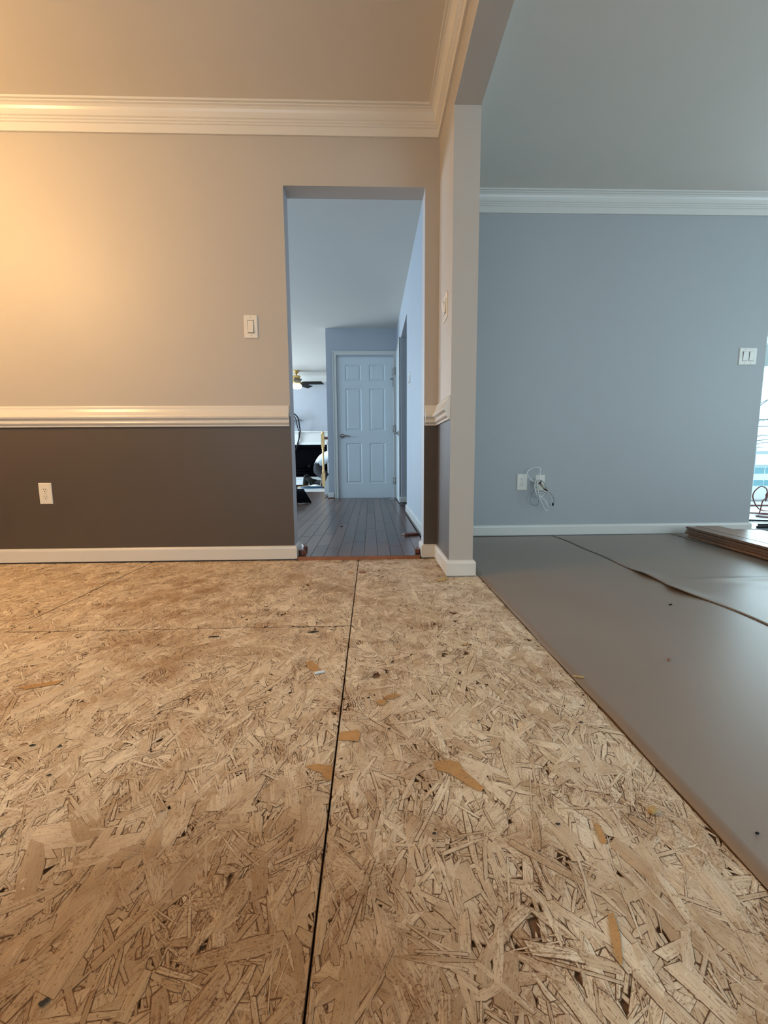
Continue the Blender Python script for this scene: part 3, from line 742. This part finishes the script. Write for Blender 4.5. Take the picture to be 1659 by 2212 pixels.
# ------------------------------------------------------------------ things in the hall
br = thing('broom', 'black angled broom standing on the hall floor behind the left door jamb', 'broom', (-.95, 5.6, FZ))
mb = MB(); mb.tube([(-.02, 0, .19), (-.12, .02, .62), (-.30, .06, 1.30)], .011, 8); mb.build('broom_handle', M['black'], br)
mb = MB(); mb.add([(-.10, -.03, .155), (.085, -.03, .155), (.085, .03, .155), (-.10, .03, .155), (-.06, -.022, .19), (.07, -.022, .19), (.07, .022, .19), (-.06, .022, .19)],
                  [(3, 2, 1, 0), (4, 5, 6, 7), (0, 1, 5, 4), (1, 2, 6, 5), (2, 3, 7, 6), (3, 0, 4, 7)])
bevelled(mb.build('broom_head', M['black'], br), .006)
mb = MB(); r_ = random.Random(3)
for k in range(26):
    for row in (-.022, -.007, .008, .023):
        a = k / 25; xt = -.095 + .175 * a; xb = -.15 + .31 * a + r_.uniform(-.004, .004)
        mb.tube([(xt, row, .156), ((xt + xb) / 2, row * 1.3, .08), (xb, row * 1.9, r_.uniform(.0012, .008))], [.0045, .0050, .0030], 5)
b2 = mb.build('bristles', M['bristle'], br); b2['kind'] = 'stuff'
tag(MB().tube(smooth_path([(-.935, 5.50, FZ + .004), (-.90, 5.52, FZ + .004), (-.84, 5.58, FZ + .004), (-.80, 5.60, FZ + .004)]), .004, 6).build('electric_cable', M['white_cable']), 'thin white cord lying on the hall floor in front of the broom', 'cord')

def chunk(name, label, cat, loc, size, rz, m_, seed, grp=None, tilt=0):
    r = random.Random(seed); mb = MB(); sx, sy, sz = size
    vs = [(x * sx / 2 * r.uniform(.85, 1.05), y * sy / 2 * r.uniform(.8, 1.1), z * sz * (1 if z == 0 else r.uniform(.85, 1.05))) for z in (0, 1) for y in (-1, 1) for x in (-1, 1)]
    mb.add(vs, [(0, 2, 3, 1), (4, 5, 7, 6), (0, 1, 5, 4), (2, 6, 7, 3), (0, 4, 6, 2), (1, 3, 7, 5)])
    o = mb.build(name, m_); bevelled(o, min(size) * .12, 1); o.location = loc; o.rotation_euler = (tilt, 0, rz); return tag(o, label, cat, grp)
chunk('wood_offcut', 'small reddish wood offcut on the hall floor by the right wall', 'offcut', (.292, 3.17, FZ + .0006), (.125, .05, .020), .35, M['cherry'], 1)
chunk('wood_shard', 'dark red wood shard on the hall floor behind the left door jamb', 'offcut', (-.428, 2.70, FZ + .0006), (.03, .085, .03), .3, M['cherry'], 2)
chunk('wood_shard', 'splintered dark red wood shard at the front foot of the left door jamb', 'offcut', (-.418, 2.545, FZ + .0006), (.035, .05, .030), .5, M['cherry'], 3)
chunk('wood_shard', 'small reddish wood shard at the foot of the right door jamb', 'offcut', (.283, 2.57, FZ + .0006), (.03, .07, .028), -.2, M['cherry'], 4)
chunk('debris_bit', 'tiny black bit lying on the hall floor planks', 'debris', (-.255, 3.62, FZ + .0006), (.02, .012, .006), .3, M['black'], 5)
chunk('debris_bit', 'small pale scrap on the hall floor in front of the far door hinges', 'debris', (.30, 6.05, FZ + .0006), (.07, .02, .006), .1, M['white_cable'], 6)

# ------------------------------------------------------------------ family room beyond the hall
fp = thing('fireplace', 'white marble fireplace with black firebox on the far family room wall', 'fireplace', (-1.6, YFR - .003, 0))
FX0, FX1 = -.72, .75
mb = MB(); mb.box(FX0, FX1, -.12, -.001, .9205, 1.185); mb.box(FX0, FX0 + .12, -.12, -.001, .2, .92); mb.box(FX1 - .12, FX1, -.12, -.001, .2, .92)
mb.build('surround', M['white_trim'], fp)
MB().box(FX0 - .03, FX1 + .03, -.17, -.001, 1.1855, 1.21).build('mantel', M['white_trim'], fp)
MB().box(FX0 + .12, FX1 - .12, -.135, -.1205, .915, .965).build('lintel', M['marble'], fp)
mb = MB(); mb.box(FX0 + .121, FX1 - .121, -.02, -.0015, .2, .919); mb.box(FX0 + .121, FX0 + .16, -.11, -.02, .2, .919); mb.box(FX1 - .16, FX1 - .121, -.11, -.02, .2, .919); mb.box(FX0 + .16, FX1 - .16, -.11, -.02, .85, .919)
mb.build('firebox', M['soot'], fp)
mb = MB()
for k in range(3): mb.tube([(FX0 + .3, -.085 + .005 * k, .27 + .07 * k), (FX1 - .35, -.085 + .005 * k, .29 + .07 * k)], .035, 8)
mb.build('logs', M['soot'], fp)
MB().box(FX0 - .1, FX1 + .1, -.45, -.0015, FZ, .199).build('hearth', M['marble'], fp)
struct(MB().box(-4.4, .85, 7.605, YFR - .002, .0005, FZ).build('family_floor', M['pale_glare_floor']))  # pale colour stands in for daylight glare on the wood floor

t = thing('wall_shelf', 'grey tilted shelf on the far wall left of the ceiling fan light', 'shelf', (-1.95, YFR, 1.46))
MB().add([(-.35, -.001, 0), (.42, -.001, -.02), (.42, -.22, -.01), (-.35, -.22, .02), (-.35, -.001, .05), (.42, -.001, 0), (.42, -.22, .006), (-.35, -.22, .06)],
         [(0, 3, 2, 1), (4, 5, 6, 7), (0, 1, 5, 4), (1, 2, 6, 5), (2, 3, 7, 6), (3, 0, 4, 7)]).build('shelf_board', M['grey_cable'], t)
MB().box(.05, .09, -.16, -.001, -.12, -.01).build('shelf_bracket', M['grey_cable'], t)
pth = [(-1.72, 9.60, 1.60), (-1.673, 9.58, 1.588), (-1.602, 9.57, 1.525), (-1.567, 9.57, 1.443), (-1.558, 9.6, 1.316), (-1.551, 9.62, 1.234), (-1.569, 9.63, 1.097), (-1.611, 9.63, .95), (-1.632, 9.62, .868), (-1.66, 9.6, .80)]
cable('black_cable', pth, .014, M['black'], 'black cable hanging from the grey shelf down to the mantel, right-hand strand', 'cables below the grey shelf')
cable('black_cable', [(p[0] - .02 - .035 * math.sin(i * .55), p[1] + .02, p[2] - .01) for i, p in enumerate(pth)], .010, M['black'], 'black cable hanging from the grey shelf down to the mantel, left-hand strand', 'cables below the grey shelf')

fan = thing('ceiling_fan', 'ceiling fan with brass housing, dark blades and lit globe', 'fan', (-1.525, 9.2, CE))
MB().lathe([(.02, -.001), (.06, -.001), (.065, -.03), (.03, -.055), (.016, -.06), (.016, -.10)], 0, 0).build('downrod', M['brass'], fan)
MB().lathe([(.03, -.10), (.075, -.105), (.085, -.12), (.07, -.20), (.09, -.215), (.09, -.255), (.06, -.27)], 0, 0).build('motor_housing', M['brass'], fan)
MB().lathe([(.03, -.2705), (.085, -.275), (.108, -.30), (.104, -.34), (.07, -.365), (.01, -.372)], 0, 0).build('light_globe', M['globe'], fan)
for k in range(5):
    mb = MB()
    vs = [(.09, -.03, -.252), (.15, -.07, -.235), (.53, -.08, -.235), (.56, .06, -.265), (.15, .06, -.265), (.09, .03, -.242)]
    vs += [(x, y, z - .010) for x, y, z in vs]
    mb.add(vs, [tuple(range(6)), tuple(range(11, 5, -1))] + [(i, (i + 1) % 6, 6 + (i + 1) % 6, 6 + i) for i in range(6)])
    b_ = mb.build('fan_blade', M['fan_blade'], fan); b_.rotation_euler = (0, 0, math.radians(-4 + 72 * k))

nw = thing('newel_post', 'turned pine newel post at the edge of the family room', 'post', (-.957, 8.73, FZ))
mb = MB(); h = .031; mb.box(-h, h, -h, h, 0, .30); mb.build('post_base', M['pine'], nw)
MB().lathe([(.030, .3002), (.024, .32), (.031, .335), (.020, .36), (.022, .45), (.018, .62), (.023, .75), (.019, .77), (.030, .79), (.024, .81), (.030, .8198)], 0, 0, 16).build('turned_shaft', M['pine'], nw)
MB().box(-.033, .033, -.033, .033, .82, 1.07).build('post_block', M['pine'], nw)
MB().lathe([(.034, 1.0702), (.036, 1.08), (.022, 1.09), (.030, 1.105), (.024, 1.12), (.008, 1.13)], 0, 0, 16).build('post_cap', M['pine'], nw)
bevelled(MB().box(.0335, 1.0, -.02, .02, .965, 1.02).build('handrail', M['cherry'], nw), .008)
mb = MB()
bx = thing('white_board', 'white panel leaning at the edge behind the end wall of the hall', 'board', (-.55, 7.2, FZ))
MB().add([(-.215, -.2, 0), (.25, .0, 0), (.25, .03, 0), (-.215, -.17, 0), (-.205, -.16, .19), (-.16, -.13, .30), (.25, .05, .38), (.25, .08, .38), (-.16, -.10, .30), (-.205, -.13, .19)],
         [(0, 1, 6, 5, 4), (3, 9, 8, 7, 2), (0, 3, 2, 1), (0, 4, 9, 3), (4, 5, 8, 9), (5, 6, 7, 8), (1, 2, 7, 6)]).build('board_face', M['paper_white'], bx)
tag(MB().tube(smooth_path([(-.80, 7.05, .345), (-.88, 7.6, .25), (-.95, 8.2, .15), (-1.02, 8.5, .05), (-1.10, 8.45, FZ + .012)]), .008, 6).build('electric_cable', M['tan_cable']), 'tan cord draped past the foot of the pine newel post', 'cord')
t = thing('carton', 'flat white carton on the floor in front of the hearth', 'box', (-1.56, 9.12, FZ + .0005))
MB().box(-.12, .155, -.06, .06, 0, .185).build('carton_body', M['paper_white'], t)
mb = MB()
for z, a, b_ in ((.11, -.09, .0), (.085, -.1, -.02), (.06, -.09, -.03), (.155, -.1, .12), (.02, -.05, .13)): mb.box(a, b_, -.0606, -.0601, z, z + .009)
mb.build('carton_print', M['grey_cable'], t)
for k, (x, y, s, rz) in enumerate(((-1.30, 8.86, (.22, .04, .035), .4), (-1.18, 8.95, (.16, .06, .03), -.3), (-1.42, 8.80, (.14, .05, .025), .1))):
    chunk('wood_scrap', ['pale wood scrap on the family room floor in front of the kneeling worker', 'short pale wood scrap nearest the kneeling person', 'pale wood scrap left of the boot on the family room floor'][k], 'offcut', (x, y, FZ + .0006), s, rz, M['pine'], 20 + k)
chunk('tool_case', 'low dark green tool case on the floor in front of the white carton', 'tool', (-1.52, 8.86, FZ + .0006), (.26, .09, .05), .05, M['boot'], 31)
r_ = random.Random(5); mb = MB(); n = 14
vs = []
for j in range(6):
    for k in range(n):
        a = 2 * PI * k / n; rr = (1 - (j / 6) ** 1.5) * (1 + r_.uniform(-.2, .2)); vs.append((.15 * rr * math.cos(a), .07 * rr * math.sin(a), .055 * j / 5 * r_.uniform(.8, 1.1)))
mb.add(vs, [(j * n + k, j * n + (k + 1) % n, (j + 1) * n + (k + 1) % n, (j + 1) * n + k) for j in range(5) for k in range(n)] + [tuple(5 * n + k for k in range(n)), tuple(range(n))[::-1]], 0, True)
o = mb.build('crumpled_cloth', M['paper_white']); o.location = (-1.14, 8.78, FZ + .0006); tag(o, 'crumpled white cloth on the floor by the pine post', 'cloth')
pts = []
for i in range(90):
    a = i / 90 * 2 * PI * 3.2; rr = 1 + .12 * math.sin(i * .37); pts.append((-1.16 + .22 * rr * math.cos(a) + .02 * math.sin(i * .2), 8.45 + .17 * rr * math.sin(a), FZ + .009 + .010 * (i / 90) * 3))
tag(MB().tube(pts, .008, 6).build('coiled_hose', M['blue_hose']), 'blue-grey hose coiled on the floor of the family room', 'hose')

# kneeling person in a white shirt
def skin_body(nodes, edges, name, root_i):
    me = bpy.data.meshes.new(name); me.from_pydata([n[0] for n in nodes], edges, [])
    o = bpy.data.objects.new(name, me); COL.objects.link(o)
    md = o.modifiers.new('skin', 'SKIN'); md.use_smooth_shade = True
    sv = me.skin_vertices[0].data
    for i, n_ in enumerate(nodes): sv[i].radius = (n_[1], n_[1] if len(n_) < 3 else n_[2]); sv[i].use_root = (i == root_i)
    sd = o.modifiers.new('sub', 'SUBSURF'); sd.levels = 2; sd.render_levels = 2
    dg = bpy.context.evaluated_depsgraph_get(); ev = o.evaluated_get(dg); m2 = bpy.data.meshes.new_from_object(ev)
    o.modifiers.clear(); o.data = m2; bpy.data.meshes.remove(me); m2.name = name
    return o
pz = FZ
PN = [((-.02, 0, .41), .125), ((.08, 0, .52), .125), ((.22, 0, .62), .135), ((.36, 0, .70), .12), ((.44, 0, .73), .06), ((.50, 0, .745), .055),
      ((.58, 0, .76), .088), ((.64, 0, .74), .078),                                                     # neck, head
      ((.02, -.10, .36), .105), ((.20, -.12, .20), .085), ((.36, -.13, .085), .068), ((.14, -.13, .075), .062), ((-.06, -.13, .09), .045),  # near leg
      ((-.13, -.13, .075), .045), ((-.08, -.13, .035), .036),
      ((.02, .10, .36), .105), ((.20, .12, .20), .085), ((.36, .13, .085), .068), ((.14, .13, .075), .062), ((-.06, .13, .09), .045),
      ((-.13, .13, .075), .045), ((-.08, .13, .035), .036),
      ((.36, -.17, .68), .062), ((.44, -.22, .44), .046), ((.58, -.20, .21), .034), ((.62, -.19, .14), .030),
      ((.36, .17, .68), .062), ((.44, .22, .44), .046), ((.60, .20, .21), .034), ((.64, .19, .14), .030)]
PE = [(0, 1), (1, 2), (2, 3), (3, 4), (4, 5), (5, 6), (6, 7), (0, 8), (8, 9), (9, 10), (10, 11), (11, 12), (12, 13), (13, 14), (0, 15), (15, 16), (16, 17), (17, 18), (18, 19), (19, 20), (20, 21),
      (3, 22), (22, 23), (23, 24), (24, 25), (3, 26), (26, 27), (27, 28), (28, 29)]
for side, wr in ((-1, 25), (1, 29)):
    wx, wy, wz = PN[wr][0]
    for f_, (dy, L_) in enumerate(((-.034, .075), (-.012, .085), (.012, .082), (.034, .068))):
        b0 = len(PN); PN += [((wx + .035, wy + dy * .7, wz - .035), .0115), ((wx + .06, wy + dy, wz - .075), .0095), ((wx + .075, wy + dy * 1.1, wz - .075 - L_ * .4), .008)]
        PE += [(wr, b0), (b0, b0 + 1), (b0 + 1, b0 + 2)]
    b0 = len(PN); PN += [((wx + .01, wy - side * .045, wz - .03), .012), ((wx + .03, wy - side * .06, wz - .07), .009)]
    PE += [(wr, b0), (b0, b0 + 1)]
body = skin_body(PN, PE, 'body', 0)
segs = [(Vector(PN[a][0]), Vector(PN[b_][0]), a, b_) for a, b_ in PE]
def zone(c):
    best, bd = None, 9
    for p, q2, a, b_ in segs:
        d_ = q2 - p; tt = max(0, min(1, (c - p).dot(d_) / d_.length_squared)); dd = (c - p - d_ * tt).length
        if dd < bd: bd, best = dd, (a, b_, tt)
    a, b_, tt = best
    if a >= 30 or b_ >= 30 or (b_ in (24, 25, 28, 29) and a != 22 and a != 26) or a in (4, 5, 6): return 2
    if a in (12, 13, 19, 20): return 3
    if a in (8, 9, 10, 11, 15, 16, 17, 18) or b_ in (8, 15): return 1
    if (a, b_) == (0, 1) and tt < .35: return 1
    return 0
for k_ in ('shirt', 'trousers', 'skin', 'boot'): body.data.materials.append(M[k_])
for p in body.data.polygons: p.material_index = zone(p.center)
person = thing('person', 'kneeling person in white shirt and dark trousers, bent forward behind the newel post', 'person', (-1.14, 9.02, FZ))
body.parent = person
# boots with the soles turned back, hair and face
for y in (-.13, .13):
    b_ = MB(); b_.tube([(-.20, y, .252), (-.215, y, .20), (-.225, y, .10), (-.23, y, .02)], [.030, .038, .042, .040], 10)
    bb = b_.build('boot', M['boot'], person); b_ = MB(); b_.tube([(-.20, y, .18), (-.12, y, .12), (-.03, y, .09)], [.045, .05, .055], 10); b_.build('boot_shaft', M['boot'], bb)
hb = MB(); hb.lathe([(.02, .0), (.07, .015), (.092, .05), (.088, .09), (.06, .118), (.02, .128)], 0, 0, 16); ho = hb.build('hair', M['hair'], person); ho.location = (.565, 0, .755); ho.rotation_euler = (0, .5, 0)
fb = MB(); fb.tube([(.70, 0, .72), (.725, 0, .695)], [.012, .016], 8); fb.build('nose', M['skin'], person)
for y in (-.03, .03): MB().lathe([(.002, -.008), (.009, 0), (.002, .008)], .705, y, 10).build('eye', M['paper_white'], person).location = (0, 0, .735)
for y in (-.085, .085): MB().tube([(.59, y, .76), (.60, y * 1.12, .74), (.60, y, .715)], .011, 8).build('ear', M['skin'], person)
MB().box(.695, .712, -.022, .022, .667, .673).build('mouth', M['red_hose'], person)
MB().tube([(-.145 + .03 * math.cos(a) * 0 + .0, .128 * math.cos(a), .43 + .02 * math.sin(a)) for a in [k * PI / 4 for k in range(9)]], .008, 6).build('belt', M['black'], person)

# ------------------------------------------------------------------ planks stacked by the opening
rot = math.atan2(-.075, 1)   # stack runs away from the window wall, slightly turned
BW, BT = .083, .0185
bundle = {}
def board_mesh(L):
    k = round(L, 3)
    if k not in bundle:
        mb = MB(); b_ = .0012
        mb.box(0, BW - .002, 0, L, .004, BT - .0008); mb.box(-.005, 0, 0, L, .007, .0115); mb.box(.006, BW - .008, 0, L, 0, .004)
        o = mb.build('flooring_plank', M['bundle_wood']); bundle[k] = o.data; bpy.data.objects.remove(o)
    return bundle[k]
SX, SY, SZ = 2.322, 3.055, .0095
LAYER = ['bottom layer', 'second layer', 'third layer', 'top layer']
ROWN = ['left-hand edge', 'second row from the left', 'third row', 'fourth row', 'right-hand part']
for ly in range(4):
    for rw in range(5):
        st = {0: [.035, .0, .02, .0], 1: [.02, -.03, .03, -.02], 2: [-.01, .0, -.04, -.02], 3: [.05, .1, .02, .13], 4: [.0, .05, .1, .16]}[rw][ly]
        parts = [(0.0, 1.9)]
        if rw == 0 and ly in (1, 2): parts = [(0.0, .90 + .04 * (ly - 1)), (.905 + .04 * (ly - 1), 1.9)]
        for k, (a, b_) in enumerate(parts):
            L_ = b_ - a
            o = bpy.data.objects.new('flooring_plank', board_mesh(L_)); COL.objects.link(o)
            off = a + st; lx = rw * BW + (.012 if ly % 2 else 0) * (1 if rw else .4)
            ca, sa = math.cos(rot), math.sin(rot)
            # local +y of the mesh points from the wall end towards the camera: turn by pi
            yy = -(off + L_)
            o.location = (SX + lx * ca - yy * math.sin(-rot) * -1, SY + yy, SZ + ly * BT)
            o.location.x = SX + lx + yy * .115
            o.rotation_euler = (0, 0, -math.atan(.115))
            lab = 'reddish-brown flooring plank, %s of the stack, %s' % (LAYER[ly], ROWN[rw])
            if len(parts) > 1: lab += ', ' + ('far piece' if k == 0 else 'near piece')
            tag(o, lab, 'plank', 'flooring planks stacked on the paper')

# ------------------------------------------------------------------ bits on the floors
chunk('wood_crumb', 'tan wood crumb on the strand board near the paper edge', 'debris', (.469, .637, .0006), (.014, .009, .008), .5, M['chip'], 40)
chunk('wood_crumb', 'short wood splinter lying over the paper edge', 'debris', (.557, 1.075, .0032), (.030, .005, .004), -.25, M['chip'], 41)
chunk('debris_bit', 'small bent dark chip on the middle of the paper', 'debris', (.869, 1.162, .0030), (.013, .005, .006), .7, M['raw_oak'], 42)
chunk('debris_bit', 'black speck on the paper near the right edge of the view', 'debris', (.604, .587, .0030), (.005, .003, .003), .1, M['black'], 43)
chunk('debris_bit', 'tiny dark speck on the paper below the curled edge', 'debris', (1.20, 1.62, .0030), (.012, .006, .005), .4, M['black'], 44)
chunk('wood_crumb', 'brownish wood scrap on the board left of the pillar foot', 'debris', (.335, 2.02, .0006), (.045, .02, .006), .2, M['chip'], 45)
chunk('wood_crumb', 'ochre wood crumb beside the pillar foot', 'debris', (.365, 2.045, .0006), (.022, .015, .008), 1.2, M['chip'], 46)
chunk('wood_crumb', 'pale sliver standing out of the board left of the seam', 'debris', (-.150, 1.135, .0006), (.030, .007, .005), .35, M['paper_white'], 47)
chunk('wood_crumb', 'brown crumb on the board near the hall threshold', 'debris', (-.048, 2.19, .0006), (.035, .012, .007), .2, M['raw_oak'], 48)

# ------------------------------------------------------------------ bright sunroom past the right-hand wall
w1 = bpy.data.objects.new('window_1', None); COL.objects.link(w1); struct(w1)
mb = MB(); mb.box(4.2, 7.6, 5.50, 5.58, .0205, .20); mb.box(4.2, 7.6, 5.50, 5.58, 2.02, 2.0995)
for x in (4.2, 5.85, 7.52): mb.box(x, x + .08, 5.50, 5.58, .20, 2.02)
mb.box(4.28, 7.52, 5.51, 5.57, .28, .36)
mb.build('window_frame', M['vinyl'], w1)
for x0, x1 in ((4.28, 5.85), (5.93, 7.52)): MB().box(x0, x1, 5.535, 5.541, .36, 2.02).build('pane', M['glass'], w1)
for x0, x1 in ((4.28, 5.85), (5.93, 7.52)): MB().box(x0, x1, 5.535, 5.541, .20, .28).build('pane', M['glass'], w1)
tag(MB().box(2.5, 14, 5.8, 16, -.5, -.3).build('yard', M['ground']), 'pale snowy-looking yard outside the patio window', 'ground')['kind'] = 'structure'
dk = thing('deck_railing', 'white deck railing with pale blue panels outside the window', 'railing', (7.3, 7.4, -.3))
MB().box(-2.6, 2.4, -.03, .03, .93, .98).build('top_rail', M['vinyl'], dk)
MB().box(-2.6, 2.4, -.03, .03, .70, .74).build('middle_rail', M['vinyl'], dk)
MB().box(-2.6, 2.4, -.03, .03, .10, .16).build('bottom_rail', M['vinyl'], dk)
for k in range(6):
    x = -2.6 + k * 1.0; MB().box(x, x + .08, -.04, .04, 0, 1.05).build('railing_post', M['vinyl'], dk)
    if k < 5:
        for j in range(4): MB().box(x + .09 + j * .225, x + .29 + j * .225, -.008, .008, .165, .695).build('railing_panel', M['cyan_panel'], dk)
def tree(x, y, seed, label):
    r = random.Random(seed); t_ = thing('bare_tree', label, 'tree', (x, y, -.3)); mb = MB()
    mb.tube([(0, 0, 0), (.05, .02, 1.5), (-.03, .05, 3.5), (.05, 0, 5.5)], [.10, .08, .05, .02], 8); mb.build('trunk', M['bark'], t_)
    br_ = MB()
    for k in range(60):
        z = r.uniform(.6, 5.2); a = r.uniform(0, 2 * PI); L_ = r.uniform(.5, 1.5)
        p = [Vector((0, 0, z))]
        for s_ in range(4):
            a += r.uniform(-.5, .5); p.append(p[-1] + Vector((math.cos(a), math.sin(a), r.uniform(-.1, .8))) * L_ / 4)
        br_.tube(p, [.016, .012, .008, .005, .003], 4)
    b_ = br_.build('branches', M['bark'], t_); b_['kind'] = 'stuff'
tree(7.5, 9.0, 1, 'bare tree outside, nearer one left of the second tree')
tree(9.0, 10.2, 2, 'bare tree outside, behind and right of the nearer tree')
# hoses, cords and tools on the sunroom floor
def coil(name, pts, r, m_, label, grp=None): return tag(MB().tube(smooth_path(pts, 8), r, 7).build(name, m_), label, 'hose', grp)
coil('air_hose', [(4.26, 4.42, .012), (4.206, 4.40, .015), (4.149, 4.40, .031), (4.108, 4.40, .072), (4.084, 4.41, .126), (4.079, 4.42, .176), (4.093, 4.42, .22), (4.125, 4.42, .255), (4.165, 4.42, .275), (4.207, 4.42, .259), (4.229, 4.42, .232), (4.22, 4.40, .16), (4.185, 4.38, .121), (4.159, 4.35, .161), (4.158, 4.35, .192), (4.176, 4.35, .21), (4.23, 4.33, .20), (4.26, 4.30, .12), (4.24, 4.28, .014)], .0058, M['red_hose'], 'dark red air hose standing up in a round loop on the sunroom floor')
coil('air_hose', [(4.04, 4.28, .010), (4.061, 4.29, .075), (4.081, 4.30, .132), (4.11, 4.30, .158), (4.131, 4.30, .184), (4.20, 4.30, .20), (4.30, 4.25, .10), (4.36, 4.2, .010)], .0055, M['red_hose'], 'dark red hose rising in a slanting arch inside the round loop')
coil('air_hose', [(3.72, 4.35, .008), (3.95, 4.30, .008), (4.2, 4.05, .008), (4.02, 3.9, .008), (3.80, 4.0, .008), (3.9, 4.12, .010), (4.3, 4.1, .008)], .007, M['red_hose'], 'dark red hose lying in a flat bend on the bright floor')
coil('air_hose', [(3.45, 3.80, .009), (3.56, 3.76, .009), (3.70, 3.72, .009), (3.95, 3.68, .009), (4.3, 3.70, .009)], .008, M['black'], 'black hose crossing the bright sunroom floor nearest the opening')
coil('air_hose', [(3.90, 4.95, .012), (4.4, 4.93, .012), (4.9, 4.90, .012), (5.5, 4.9, .012)], .011, M['red_hose'], 'red hose stretched along the floor below the patio window')
chunk('nail_gun_case', 'small black tool lying flat in the bright opening', 'tool', (3.245, 3.40, .0006), (.085, .03, .020), -.1, M['black'], 60)
chunk('dark_tool', 'dark blue tool at the right edge behind the black one', 'tool', (3.36, 3.41, .0006), (.06, .03, .022), .1, M['blue_hose'], 61)
chunk('dark_bar', 'dark bar lying on the bright floor behind the tools', 'tool', (3.42, 3.53, .0006), (.18, .02, .016), .0, M['black'], 62)
